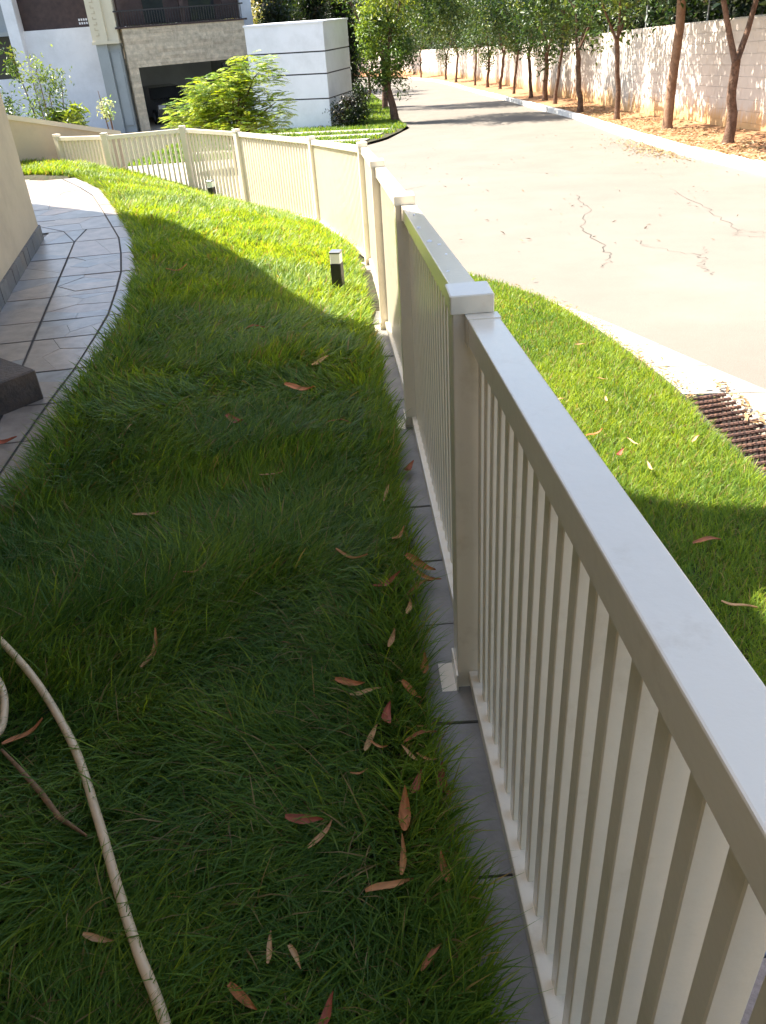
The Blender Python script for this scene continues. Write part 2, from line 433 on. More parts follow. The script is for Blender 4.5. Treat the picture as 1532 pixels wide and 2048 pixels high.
for cr, w in (([(3.28,12.7),(3.10,11.35),(2.58,9.66),(2.47,8.22),(2.34,7.67),(2.22,7.45)], .02),
              ([(2.91,8.7),(2.90,8.24),(3.16,7.60),(3.14,7.41),(3.00,7.13),(2.97,6.77)], .014),
              ([(4.71,12.79),(4.43,10.54),(4.08,8.85),(4.18,8.60),(4.5,8.4)], .016),
              ([(3.16,7.60),(3.3,7.75),(3.35,8.0)], .01), ([(4.08,8.85),(3.9,8.5),(4.1,8.3)], .014),
              ([(1.2,15.2),(.75,14.8),(.4,14.9)], .03), ([(2.0,18.5),(3.4,16.2),(5.5,14.2)], .012)):
    ribbon('crack', jag(cr, 9, .045), w * .45, M['crack'], road, 0.004)

# right verge: red soil between kerb and wall
WY = [4, 8, 20, 26, 31, 40, 55, 63, 80, 90, 98, 106, 114]
WX = [9.0, 8.95, 8.65, 8.5, 8.7, 8.95, 9.6, 9.9, 9.0, 7.8, 5.6, 1.5, -9]
def wx(y): return float(np.interp(y, WY, WX))
sheet('verge', list(np.arange(4, 110, 1.0)), lambda y: xr(y) + 0.10, lambda y: wx(y) + 0.3, 8, lambda x, y: z0(y) + 0.0 + 0.03 * math.sin(x * 3.1 + y * 1.7) + 0.10 * (x - xr(y)) / 2.2, M['red_soil'], 'orange earth verge between white kerb and boundary wall', 'verge')

# kerb stones
kerb = empty('kerb', (xr(20), 20, float(z0(20))), 0, 'white painted kerb along the far side of the street', 'kerb'); kerb['kind'] = 'structure'
stone_me = MB().bevbox(-.49, .49, -.075, .075, -.2, .06, .018).mesh('kerb_stone')
y = 7.0
while y < 88:
    x = xr(y); x2 = xr(y + 1); d = math.atan2(1, x2 - x); l = math.hypot(1, x2 - x)
    st = link('kerb_stone', stone_me, M['kerb'], kerb)
    st.location = Vector(((x + x2) / 2, y + .5, float(z0(y + .5))+random.uniform(-.008,.008))) - kerb.location
    st.rotation_euler = (random.uniform(-.01,.01), 0.05, d + random.uniform(-.01, .01)); st.scale = (l, 1, 1)
    y += 1.0

# boundary wall ----------------------------------------------------------------
def hgt_attr(me, f):
    a = me.attributes.new('hgt', 'FLOAT', 'POINT')
    a.data.foreach_set('value', [f(v.co) for v in me.vertices])
WH = 2.27
mb = MB(); wys = [4, 6, 8, 11, 14, 17, 19, 21, 23, 26, 28.5, 31, 35.5, 40, 44, 48, 52, 55, 59, 63, 68, 74, 80, 85, 90, 94, 98, 102, 106, 110, 114]
ring = []
for yy in wys:
    zb = float(z0(yy)); x = wx(yy) + 0.065
    top = zb + WH + (0.1 if yy < 18 else 0)
    n = len(mb.v); mb.v += [(x, yy, zb - .4), (x, yy, zb + .75), (x, yy, top), (x + .16, yy, top), (x + .16, yy, zb - .4)]
    ring.append(n)
for a, b in zip(ring[:-1], ring[1:]):
    for k in range(5): mb.f.append((a + k, a + (k+1) % 5, b + (k+1) % 5, b + k))
wall_me = mb.mesh('boundary_wall'); hgt_attr(wall_me, lambda c: c.z - float(z0(c.y)) - .1)
bwall = tag(recalc(link('boundary_wall', wall_me, M['limewash'])), 'long white block boundary wall with orange mud stains behind the street trees', 'wall')
BL, BH = 0.46, 0.224
nb = 10
for k in range(nb):
    me = MB().bevbox(-BL/2 + .0025, BL/2 - .0025, -.03, .03, -BH/2 + .002, BH/2 - .002, .004).mesh('block')
    for mname in (None,):
        hgt_attr(me, lambda c, k=k: (k + .5) * BH + c.z - .08)
    me.materials.append(M['limewash'])
    yy = 16.8 + (BL / 2 if k % 2 else 0)
    while yy < 28.2:
        xx, x2 = wx(yy), wx(yy + BL); ang = math.atan2(BL, x2 - xx)
        slope = (float(z0(yy + BL)) - float(z0(yy))) / BL
        zz = float(z0(yy + BL / 2)) + (k + .5) * BH
        o = link('block', me, None, bwall, ((xx + x2) / 2 + .028, yy + BL / 2, zz))
        o.rotation_euler = Matrix.Rotation(ang, 3, 'Z').to_euler()
        o.rotation_euler = (Matrix.Rotation(ang, 3, 'Z') @ Matrix.Rotation(-math.atan(slope), 3, 'Y')).to_euler()
        yy += BL
# thin security posts on the wall
for yy in (18.2, 22.5, 27, 31.5, 36.5, 42, 49):
    zt = float(z0(yy)) + WH
    MB().tube([(wx(yy)+.14, yy, zt - .05), (wx(yy)+.14, yy + .03, zt + 1.9)], .022, 6).build('security_post', M['grey'], bwall)

# own yard: soil sheet
LAWN_X0 = -9.0
yys = list(np.arange(-3, 13.61, 0.2)) + [13.9, 14.3]
lawn_soil = sheet('lawn_soil', yys, lambda y: LAWN_X0, lambda y: float(fz(min(y, 13.6))) + 0.12 if y < 13.6 else -2.5, 60, lambda x, y: yard_z(x, y) - 0.015 - (0.12 if (y < 12.2 and x < path_x(y) - .1) else 0), M['soil'], 'dark soil under the long garden grass', 'soil')

# retaining strip under the fence
mb = MB()
for i in range(len(FP) - 1):
    a, b = FP[i], FP[i+1]
    za, zb_ = FZB[i], FZB[i+1]
    d = Vector((b[0]-a[0], b[1]-a[1], 0)).normalized(); s = Vector((d.y, -d.x, 0))
    p = [Vector((a[0], a[1], 0)) - s * .02, Vector((b[0], b[1], 0)) - s * .02, Vector((b[0], b[1], 0)) + s * .11, Vector((a[0], a[1], 0)) + s * .11]
    n = len(mb.v); zz = [za, zb_, zb_, za]
    mb.v += [(q.x, q.y, z - .8) for q, z in zip(p, zz)] + [(q.x, q.y, z - .012) for q, z in zip(p, zz)]
    mb.f += [(n,n+3,n+2,n+1),(n+4,n+5,n+6,n+7),(n,n+1,n+5,n+4),(n+1,n+2,n+6,n+5),(n+2,n+3,n+7,n+6),(n+3,n,n+4,n+7)]
tag(recalc(mb.build('fence_footing', M['concrete'])), 'low concrete footing running under the cream fence', 'footing', None, 'structure')

# slate edging slabs between grass and fence
edging = empty('slate_edging', (.12, 1.6, -1.6), 0, 'strip of grey slate slabs along the foot of the near fence', 'edging'); edging['kind'] = 'structure'
yy = -0.8
while yy < 7.6:
    l = random.uniform(.36, .46) if yy > 0 else .5
    y2 = min(yy + l, 7.8)
    mb = MB(); j1, j2 = random.uniform(-.006, .006), random.uniform(-.006, .006)
    wv = random.uniform(-.012, .012)
    poly = [(float(fz(yy)) - .135 + wv, yy + .004 + j1), (float(fz(yy)) + .03, yy + .004), (float(fz(y2)) + .03, y2 - .004), (float(fz(y2)) - .135 + wv, y2 - .004 + j2)]
    up = random.uniform(-.004, .005)
    fzz = lambda x, y, up=up: float(np.interp(y, [p[1] for p in FP[:8]], FZB[:8])) + up
    mb.prism(poly, lambda x, y: fzz(x, y) - .04, lambda x, y: fzz(x, y))
    o = mb.build('slab', M['slate']); o.parent = edging; o.matrix_parent_inverse = Matrix.Translation(-edging.location); recalc(o)
    yy = y2

# stone path in front of the house ---------------------------------------------
WALL_A = (-3.09, 8.05); WALL_B = (-2.64, 5.74)
def wall_x(y):
    return WALL_A[0] + (y - WALL_A[1]) * (WALL_B[0] - WALL_A[0]) / (WALL_B[1] - WALL_A[1])
def path_z(x, y): return float(zh(y))
path = sheet('path', [-3, -1, 0, 1, 2, 3, 4, 5, 6, 7, 8, 8.5, 9, 9.6, 10.3, 11, 11.6, 12.1, 12.45], lambda y: wall_x(y) - .12 if y < 8.05 else -6.6, lambda y: float(path_x(y)) + .08 if y < 12.1 else -4.6, 6, lambda x, y: zh(y) - .012, M['grout'], 'flagstone garden path curving round the cream house', 'path')
def add_stones(quad, size, parent, mat, gap, thick, zf, n_lim, name='flagstone', edge=0.006):
    """quad convex polygon (ccw) cut into irregular stones"""
    cx = sum(p[0] for p in quad) / len(quad); cy = sum(p[1] for p in quad) / len(quad)
    q = []
    for p in quad:
        l = math.hypot(p[0]-cx, p[1]-cy); q.append((p[0] + (cx-p[0]) / l * edge, p[1] + (cy-p[1]) / l * edge))
    ar = abs(sum(q[k][0] * q[(k+1) % len(q)][1] - q[(k+1) % len(q)][0] * q[k][1] for k in range(len(q)))) / 2
    n = max(1, int(round(ar / (size * size))))
    xs = [p[0] for p in q]; ysq = [p[1] for p in q]
    seeds = []; tries = 0
    while len(seeds) < n and tries < 4000:
        tries += 1
        c = (random.uniform(min(xs), max(xs)), random.uniform(min(ysq), max(ysq)))
        if inpoly(np.array([c[0]]), np.array([c[1]]), q)[0] and all(math.hypot(c[0]-s[0], c[1]-s[1]) > size * .62 for s in seeds): seeds.append(c)
    out = 0
    for p in voronoi_cells(q, seeds, gap):
        up = random.uniform(-.0015, .002); mb = MB()
        mb.prism(p, lambda x, y: zf(x, y) - thick, lambda x, y: zf(x, y) + up)
        o = mb.build(name, mat); o.parent = parent; recalc(o); out += 1
    return out
rows = [12.1, 11.2, 10.5, 9.75, 9.05, 8.4, 7.85, 7.2, 6.55, 5.95, 5.35, 4.95, 4.35, 3.85, 3.4, 2.95, 2.5, 1.9, 1.3]
tot = 0
for i in range(len(rows) - 1):
    ya, yb = rows[i + 1], rows[i]
    xr0, xr1 = float(path_x(ya)) + .05, float(path_x(yb)) + .05
    xm0, xm1 = xr0 - .17, xr1 - .17
    ztilt = 0.10   # joints run slightly askew
    if ya < 8.05:
        xw0, xw1 = wall_x(min(ya, 8.05)) - .01, wall_x(min(yb, 8.05)) - .01
        xs0, xs1 = xw0 + .36, xw1 + .36
    else:
        xw0, xw1 = -3.05 - (ya - 8.05) * .95, -3.05 - (yb - 8.05) * .95
        xs0, xs1 = xw0 + .42, xw1 + .42
    sk = lambda x: (x + 2.2) * ztilt
    Q = lambda x0, x1, x2, x3: [(x0, ya + sk(x0)), (x1, ya + sk(x1)), (x2, yb + sk(x2)), (x3, yb + sk(x3))]
    size = .21 if ya < 7 else .34
    tot += add_stones(Q(xs0 + .006, xm0 - .006, xm1 - .006, xs1 + .006), size, path, M['stones'], .0022, .03, lambda x, y: path_z(x, y), 0)
    tot += add_stones(Q(xm0 + .006, xr0, xr1, xm1 + .006), .3, path, M['stones'], .0022, .03, lambda x, y: path_z(x, y), 0)
    if xs0 - xw0 > .1:
        tot += add_stones(Q(xw0, xs0 - .006, xs1 - .006, xw1), .32, path, M['stones'], .0022, .03, lambda x, y: path_z(x, y), 0)
def joint(pts, w=.012):
    V = []; F = []; P = [Vector((p[0], p[1], 0)) for p in pts]
    for i, p in enumerate(P):
        d = (P[min(i+1, len(P)-1)] - P[max(i-1, 0)]).normalized(); s_ = Vector((-d.y, d.x, 0))
        for k in (-1, 1):
            q = p + s_ * k * w / 2; V.append((q.x, q.y, float(zh(q.y)) + .0026))
    for i in range(len(P) - 1): F.append((2*i, 2*i+1, 2*i+3, 2*i+2))
    link('joint', np_mesh('joint', V, [np.array(F)]), M['joint'], path)
lineA = []; lineB = []
for yy in rows:
    xr_ = float(path_x(yy)) + .05; xw_ = wall_x(yy) - .01 if yy < 8.05 else -3.05 - (yy - 8.05) * .95
    xs_ = xw_ + (.36 if yy < 8.05 else .42)
    joint([(xw_, yy + (xw_ + 2.2) * .10), (xr_, yy + (xr_ + 2.2) * .10)], random.uniform(.006, .010))
    lineA.append((xs_, yy + (xs_ + 2.2) * .10)); lineB.append((xr_ - .17, yy + (xr_ - .17 + 2.2) * .10))
joint(lineA, .010); joint(lineB, .008)
print('path stones', tot)

# outside mosaic paving by the near fence
pave = sheet('pavement', [-2, -1, 0, .6, 1.15], lambda y: float(fz(y)) + .12, lambda y: 2.0, 4, lambda x, y: z0(y) - .03, M['grout'], 'rough stone mosaic pavement outside the near fence', 'pavement')
n = 0
for a in range(4):
    for b in range(3):
        x0_, y0_ = .38 + b * .42, -.35 + a * .38
        n += add_stones([(x0_, y0_), (x0_ + .42, y0_), (x0_ + .42, y0_ + .38), (x0_, y0_ + .38)], .15, pave, M['cobble'], .014, .04, lambda x, y: float(z0(y)) - .012, 0, 'mosaic_stone', .004)

# outer lawn soil
LE = [(1.54,1.2),(1.54,2.73),(1.51,3.10),(1.54,3.41),(1.55,3.93),(1.51,4.51),(1.46,5.10),(1.36,5.84),(1.11,6.60),(.86,7.13),(.45,8.5),(-.15,11.0),(-1.0,13.0),(-2.2,14.6)]
def le(y): return float(np.interp(y, [p[1] for p in LE], [p[0] for p in LE]))
sheet('outer_lawn_soil', list(np.arange(1.15, 14.6, .3)), lambda y: (float(fz(y)) + .10) if y < 13.6 else -2.9, lambda y: le(y) + .04, 8, lambda x, y: z0(y) - .02, M['soil'], 'soil under the cut grass outside the fence', 'soil')

# gutter slabs between outer lawn and road
gutter = empty('gutter', (1.8, 3.5, float(z0(3.5))), 0, 'cracked pale concrete gutter slabs beside the outer lawn', 'gutter'); gutter['kind'] = 'structure'
gys = [-2, -.8, .3, 1.2, 2.1, 2.72, 3.82, 4.3, 4.75, 5.25, 5.7, 6.3, 7.0, 7.8, 8.6]
for a, b in zip(gys[:-1], gys[1:]):
    inner = 0.30 if 2.7 < a < 3.5 else 0.0
    l0, l1 = (le(a) if a > 1.2 else 1.54) + inner, (le(b) if b > 1.2 else 1.54) + inner
    w0, w1 = max(xl(a) + .05, l0 + .12), max(xl(b) + .05, l1 + .12)
    mb = MB().prism([(l0 + .008, a + .006), (w0, a + .006), (w1, b - .006), (l1 + .008, b - .006)], lambda x, y: float(z0(y)) - .3, lambda x, y: float(z0(y)) - .045 - .05 * (x - le(max(y, 1.2))))
    o = mb.build('gutter_slab', M['concrete']); o.parent = gutter; o.matrix_parent_inverse = Matrix.Translation(-gutter.location); recalc(o)

# storm drain with ribbed bars
drain = empty('storm_drain', (1.66, 3.27, float(z0(3.27)) - .05), 0, 'rusty storm drain grate of ribbed steel bars in the gutter', 'drain')
iz = Matrix.Translation(-drain.location)
def dchild(o): o.parent = drain; o.matrix_parent_inverse = iz; return o
zf = lambda y: float(z0(y))
dchild(recalc(MB().prism([(1.52, 2.74), (1.84, 2.74), (1.84, 3.8), (1.52, 3.8)], lambda x, y: zf(y) - .36, lambda x, y: zf(y) - .26).build('pit', M['pit'])))
for x0_, x1_ in ((1.515, 1.545), (1.81, 1.845)):
    dchild(recalc(MB().prism([(x0_, 2.74), (x1_, 2.74), (x1_, 3.8), (x0_, 3.8)], lambda x, y: zf(y) - .095, lambda x, y: zf(y) - .058).build('frame_edge', M['concrete'])))
for x0_, x1_ in ((1.516, 1.53), (1.83, 1.844)):
    dchild(recalc(MB().prism([(x0_, 2.741), (x1_, 2.741), (x1_, 3.799), (x0_, 3.799)], lambda x, y: zf(y) - .26, lambda x, y: zf(y) - .0955).build('pit_wall', M['pit'])))
k = 0; yy = 2.80
while yy < 3.79:
    pts = []; rad = []
    a = (1.53, yy + random.uniform(-.006, .006)); b = (1.825, yy + .055 + random.uniform(-.006, .006))
    for t in range(25):
        u = t / 24; x = a[0] + (b[0]-a[0]) * u; y2 = a[1] + (b[1]-a[1]) * u
        pts.append((x, y2, zf(y2) - .052)); rad.append(.0105 if t % 2 else .0078)
    dchild(MB().tube(pts, rad, 6).build('bar', M['rust']))
    yy += .062

# ================================================================== FENCE
fence = empty('fence', (.21, 1.63, -1.59), 0, 'cream painted metal slat fence with capped posts stepping down the garden edge', 'fence')
FI = Matrix.Translation(-fence.location)
def fchild(o, p=None):
    if p is None: o.parent = fence; o.matrix_parent_inverse = FI
    return o
slat_me = MB().bevbox(-.0155, .0155, -.0175, .0175, 0, 1, .002).mesh('slat'); slat_me.materials.append(M['fence'])
for i in range(len(FP)):
    x, y = FP[i]; a = FP[max(i-1, 0)]; b = FP[min(i+1, len(FP)-1)]
    ang = math.atan2(b[1]-a[1], b[0]-a[0])
    h = FZT[i] - FZB[i]
    post = MB().bevbox(-.04, .04, -.04, .04, -.02, h, .002).build('post', M['fence'], fence)
    post.location = Vector((x, y, FZB[i])) - fence.location; post.rotation_euler = (0, 0, ang)
    cap = MB().bevbox(-.045, .045, -.045, .045, h, h + .038, .0022).build('cap', M['fence'], post)
    if i < 8:
        foot = MB().box(-.055, .055, .0405, .0455, -.002, .06).box(-.055, .055, .0456, .085, -.002, .005).build('foot_bracket', M['fence'], post)
pitch = .0735
RO = .018
for i in range(len(FP) - 1):
    a = Vector((*FP[i], 0)); b = Vector((*FP[i+1], 0)); d = (b - a).normalized(); s = Vector((d.y, -d.x, 0)); L_ = (b - a).length
    ang = math.atan2(d.y, d.x)
    A = a + d * .0405 + s * RO; B = b - d * .0405 + s * RO
    zt0, zt1, zb0, zb1 = FZT[i], FZT[i+1], FZB[i], FZB[i+1]
    def bar(name, zo, w, hgt, top):
        mb = MB(); vs = []
        for p, zz in ((A, (zt0 if top else zb0)), (B, (zt1 if top else zb1))):
            for sx, sz in ((-1, 0), (-1, 1), (1, 1), (1, 0)):
                q = p + s * (sx * w / 2); vs.append((q.x, q.y, zz + zo + sz * hgt))
        mb.add(vs, [(0,1,2,3),(7,6,5,4),(0,4,5,1),(1,5,6,2),(2,6,7,3),(3,7,4,0)])
        o = fchild(recalc(mb.build(name, M['fence'])))
        bv = o.modifiers.new('bevel', 'BEVEL'); bv.width = .0028; bv.segments = 2
    bar('top_rail', -.058, .064, .055, True)
    bar('bottom_rail', .022, .058, .038, False)
    for p, dd_, zz, sl in ((A, d, zt0, 1), (B, -d, zt1, -1)):
        q0 = p + dd_ * .0005; q1 = p + dd_ * .046; g_ = (zt1 - zt0) / L_ * .046 * sl
        mb = MB(); vs = []
        for q, dz_ in ((q0, 0), (q1, g_)):
            for sx, sz in ((-1, -.0605), (-1, -.0012), (1, -.0012), (1, -.0605)):
                v = q + s * (sx * .0335); vs.append((v.x, v.y, zz + dz_ + sz))
        mb.add(vs, [(0,1,2,3),(7,6,5,4),(0,4,5,1),(1,5,6,2),(2,6,7,3),(3,7,4,0)])
        fchild(recalc(mb.build('rail_sleeve', M['fence'])))
    n = int((L_ - .081) / pitch)
    for k in range(n):
        t = (.04 + (k + .5) * (L_ - .08) / n) / L_
        p = a + (b - a) * t + s * (RO + .009)
        zb = zb0 + (zb1 - zb0) * t + .055; zt = zt0 + (zt1 - zt0) * t - .045
        o = link('slat', slat_me, None, fence, (p.x, p.y, zb)); o.matrix_parent_inverse = FI
        o.rotation_euler = (0, 0, ang); o.scale = (1, 1, zt - zb)

# pale droppings dried on the second and third rails
for i, ts in ((1, (.2, .33, .42, .46, .62, .8, .88)), (2, (.25, .5, .75))):
    for t in ts:
        a = Vector((*FP[i], 0)); b = Vector((*FP[i+1], 0)); d = (b - a).normalized(); s = Vector((d.y, -d.x, 0))
        p = a + (b - a) * t + s * (RO + random.uniform(-.02, .015)); zt = FZT[i] + (FZT[i+1] - FZT[i]) * t - .003
        r0 = random.uniform(.003, .008)
        poly = [(p.x + r0 * random.uniform(.6, 1.3) * math.cos(k * math.pi / 4), p.y + 1.7 * r0 * random.uniform(.6, 1.3) * math.sin(k * math.pi / 4)) for k in range(8)]
        fchild(recalc(MB().prism(poly, zt - .002, zt + .0022).build('dropping', M['white'])))

# ================================================================== OWN HOUSE
house = empty('cream_house', (-3.09, 8.05, float(zh(8.05))), 0, 'cream plastered house corner with stone skirting beside the path', 'house')
HI = Matrix.Translation(-house.location)
def hchild(o): o.parent = house; o.matrix_parent_inverse = HI; return o
foot = [(WALL_A[0], WALL_A[1]), (-4.35, 9.35), (-6.0, 10.6), (-11, 10.6), (-11, -5), (wall_x(-.5) - .3, -5), (wall_x(-.5)-.3, -.5), (wall_x(0.6), 0.6)]
foot = foot[::-1]
hchild(recalc(MB().prism(foot, lambda x, y: -2.0, lambda x, y: 1.5).build('wall', M['plaster'])))
# skirting stones along the visible wall
L_ = math.hypot(WALL_A[0]-wall_x(3), WALL_A[1]-3); yy = 3.0
wd = Vector((WALL_A[0]-WALL_B[0], WALL_A[1]-WALL_B[1], 0)).normalized(); wn_ = Vector((wd.y, -wd.x, 0))
while yy < 8.0:
    l = random.uniform(.14, .3); y2 = min(yy + l, 8.05 + .02)
    p0 = Vector((wall_x(yy + .004), yy + .004, 0)); p1 = Vector((wall_x(y2 - .004), y2 - .004, 0))
    th = .02 + random.uniform(0, .005)
    mb = MB().prism([(p0.x, p0.y), (p0.x + wn_.x * th, p0.y + wn_.y * th), (p1.x + wn_.x * th, p1.y + wn_.y * th), (p1.x, p1.y)], lambda x, y: float(zh(y)) - .02, lambda x, y: float(zh(y)) + .125)
    hchild(recalc(mb.build('skirting_stone', M['skirt'])))
    yy = y2
p1 = Vector((WALL_A[0], WALL_A[1], 0)); e2 = Vector((-4.35 + 3.09, 9.35 - 8.05, 0)).normalized(); n2 = Vector((e2.y, -e2.x, 0))
hchild(recalc(MB().prism([(p1.x + n2.x*.003, p1.y + n2.y*.003), (p1.x + n2.x * .022, p1.y + n2.y * .022), (p1.x + e2.x * .5 + n2.x * .022, p1.y + e2.y * .5 + n2.y * .022), (p1.x + e2.x * .5+ n2.x*.003, p1.y + e2.y * .5+ n2.y*.003)], lambda x, y: float(zh(y)) - .02, lambda x, y: float(zh(y)) + .125).build('skirting_stone', M['skirt'])))
# roof slab with eaves (out of view, outline shaped to cast the big garden shadow)
EZ = 1.5
eave = []
for gx, gy_, gz_ in ((-3.89,10.08,-1.72),(-2.59,8.99,-1.71),(-2.03,8.65,-1.78),(-1.26,7.42,-1.82),(-.67,6.12,-1.83),(-.34,5.49,-1.84),(.03,5.26,-1.88),(.88,2.68,-1.68),(1.18,2.52,-1.66),(1.60,2.40,-1.65),(1.52,2.08,-1.63),(1.02,1.96,-1.62),(1.0,1.72,-1.60),(1.42,1.5,-1.58),(1.35,-1.5,-1.5)):
    t = (EZ - gz_) / S.z; eave.append((gx + S.x * t, gy_ + S.y * t))
eave += [(eave[-1][0], -5.4), (-11.5, -5.4), (-11.5, eave[0][1] + .4)]
hchild(recalc(MB().prism(eave[::-1], EZ, EZ + .16).build('roof_slab', M['cream'])))
hchild(recalc(MB().prism([(wall_x(.7)+.004, .7), (wall_x(.7)+.05, .7), (wall_x(3.2)+.05, 3.2), (wall_x(3.2)+.004, 3.2)], -1.6, .9).build('unseen_dark_panel', M['brown'])))  # unseen dark panel added to darken the house side of the near fence
# unseen wall added behind the camera to throw warm light on the fence
hchild(recalc(MB().prism([(-2.0, -2.6), (1.6, -2.6), (1.6, -2.4), (-2.0, -2.4)], -1.7, 1.5).build('unseen_bounce_wall', M['plaster'])))
# doorstep
st = MB().bevbox(-.48, .48, -.19, .19, -.01, .165, .008).build('doorstep', M['stepwood'])
st.location = (-2.2, 3.73, float(zh(3.8))); st.rotation_euler = (0, 0, R(50))
tag(st, 'dark brown stone doorstep block on the flagstone path', 'step')

# ================================================================== BOLLARD LIGHTS
def bollard(x, y, rz, label, dz=0.0):
    z = float(yard_z(x, y)) - dz
    e = empty('bollard_light', (x, y, z), rz, label, 'garden light', 'low garden bollard lights')
    MB().bevbox(-.042, .042, -.042, .042, -.16, .24, .004).build('body', M['black'], e)
    MB().bevbox(-.039, .039, -.039, .039, .24, .315, .003).build('diffuser', M['diffuser'], e)
    c = MB().bevbox(-.043, .043, -.043, .043, .315, .33, .003).build('top_plate', M['rim'], e)
    return e
bollard(-.22, 6.32, R(-14), 'black bollard light with white lamp band in the sunny grass by the near fence bend')
bollard(-2.12, 12.3, R(-25), 'black bollard light half sunk in grass by the distant open slats', .06)

# ================================================================== CREAM BOUNDARY WALL (left back)
cw = [(-7.4, 11.1, -.45), (-5.22, 13.40, -.96), (-4.76, 14.20, -1.21), (-3.95, 14.90, -1.51)]
mb = MB(); mc = MB()
P = [Vector(p) for p in cw]
line = [P[0] + (P[1]-P[0]) * .0, P[1], P[2], P[3]]
line = [Vector((-5.9, 12.95, -.80)), Vector((-3.95, 14.90, -1.51))]
d = (line[1] - line[0]); d.z = 0; d.normalize(); s = Vector((d.y, -d.x, 0))
bw = empty('garden_wall', (line[0].x, line[0].y, -1.8), 0, 'cream plastered garden wall with sloping top behind the fence end', 'wall')
a, b = line
def slab(p, q, w0, w1, lo, top0, top1, name, mat):
    mb = MB(); vs = []
    for pt, tp in ((p, top0), (q, top1)):
        for ww, zz in ((w0, lo if lo is not None else tp - .07), (w0, tp), (w1, tp), (w1, lo if lo is not None else tp - .07)):
            v = pt + s * ww; vs.append((v.x, v.y, zz))
    mb.add(vs, [(0,1,2,3),(7,6,5,4),(0,4,5,1),(1,5,6,2),(2,6,7,3),(3,7,4,0)])
    o = recalc(mb.build(name, mat)); o.parent = bw; o.matrix_parent_inverse = Matrix.Translation(-bw.location); return o
slab(a, b, 0, -.15, -3.2, a.z - .06, b.z - .06, 'wall_face', M['plaster'])
slab(a - d * .01, b + d * .02, .025, -.175, None, a.z + .005, b.z + .005, 'coping', M['cream'])

# ================================================================== NEIGHBOUR: white striped block
G = Vector((-.83, 31.44, 0)); gu = Vector((-1, .35, 0)).normalized(); gv = Vector((.35, 1, 0)).normalized()
gz = -3.62
blk = empty('white_block', (G.x, G.y, gz), 0, 'white garage block with three dark horizontal grooves and flat top', 'building')
BI = Matrix.Translation(-blk.location)
def gbox(u0, u1, v0, v1, za, zb, name, mat, par=blk):
    pts = [G + gu * u0 + gv * v0, G + gu * u1 + gv * v0, G + gu * u1 + gv * v1, G + gu * u0 + gv * v1]
    o = recalc(MB().prism([(p.x, p.y) for p in pts], za, zb).build(name, mat)); o.parent = par; o.matrix_parent_inverse = BI; return o
gbox(.03, 2.87, .03, 2.47, gz, -.42, 'core', M['darkmetal'])
zs = [gz, -2.63, -1.86, -1.19, -.34]
for k in range(4):
    gbox(0, 2.9, 0, 2.5, zs[k] + (.022 if k else 0), zs[k+1] - .022, 'wall_band', M['white'])
gbox(-.03, 2.93, -.03, 2.53, -.36, -.30, 'coping', M['white'])

# ================================================================== NEIGHBOUR HOUSE
O = Vector((-9.09, 38.03, 0)); hu = Vector((.9, .436, 0)).normalized(); hv = Vector((-.436, .9, 0)).normalized()
hz = -3.95
nh = empty('neighbour_house', (O.x, O.y, hz), 0, 'two storey neighbour house with beige stone garage front and dark balcony', 'house')
NI = Matrix.Translation(-nh.location)
def nbox(u0, u1, v0, v1, za, zb, name, mat, par=None):
    pts = [O + hu * u0 + hv * v0, O + hu * u1 + hv * v0, O + hu * u1 + hv * v1, O + hu * u0 + hv * v1]
    o = recalc(MB().prism([(p.x, p.y) for p in pts], za, zb).build(name, mat))
    if par is None: o.parent = nh; o.matrix_parent_inverse = NI
    else: o.parent = par; o.matrix_parent_inverse = par.matrix_parent_inverse @ Matrix.Identity(4) if False else (par.matrix_world.inverted() if False else NI)
    return o
# split-stone courses on the lintel and pillar: each course a strip of stone
LT = -1.56; TP = -.14
nbox(.03, 5.2, .03, .4, LT + .002, TP - .02, 'lintel_core', M['clad'])
nbox(.03, .36, .03, 1.8, hz, TP - .02, 'pillar_core', M['clad'])
ch = .118; k = 0; z = LT
while z + ch <= TP + .01:
    u = 0.0
    while u < 5.2:
        l = random.uniform(.7, 1.5); u2 = min(u + l, 5.2)
        nbox(u + .003, u2 - .003, random.uniform(-.012, .004), .028, z + .003, z + ch - .003, 'stone_strip', M['clad']); u = u2
    nbox(random.uniform(-.012, .002), .029, .005, 1.8, z + .003, z + ch - .003, 'stone_strip', M['clad'])
    z += ch
z = LT - ch
while z > hz - ch:
    nbox(.003, .37, random.uniform(-.012, .004), .028, z + .003, z + ch - .003, 'stone_strip', M['clad'])
    nbox(random.uniform(-.012, .002), .029, .005, 1.8, z + .003, z + ch - .003, 'stone_strip', M['clad'])
    z -= ch
# garage interior
nbox(.36, 5.6, 5.6, 5.8, hz, LT + .3, 'garage_back_wall', M['grey'])
nbox(5.2, 5.4, .42, 5.6, hz, LT + .3, 'garage_side_wall', M['grey'])
nbox(.2, .36, 1.82, 5.6, hz, LT + .3, 'garage_side_wall', M['grey'])
nbox(.0, 5.4, .42, 5.8, LT + .3, TP - .03, 'garage_ceiling', M['white'])
nbox(.3, 5.6, -1.0, 5.8, hz - .3, hz + .01, 'garage_floor', M['concrete'])
nbox(4.0, 4.25, .05, .2, LT - .35, LT - .12, 'wall_lamp', M['black'])
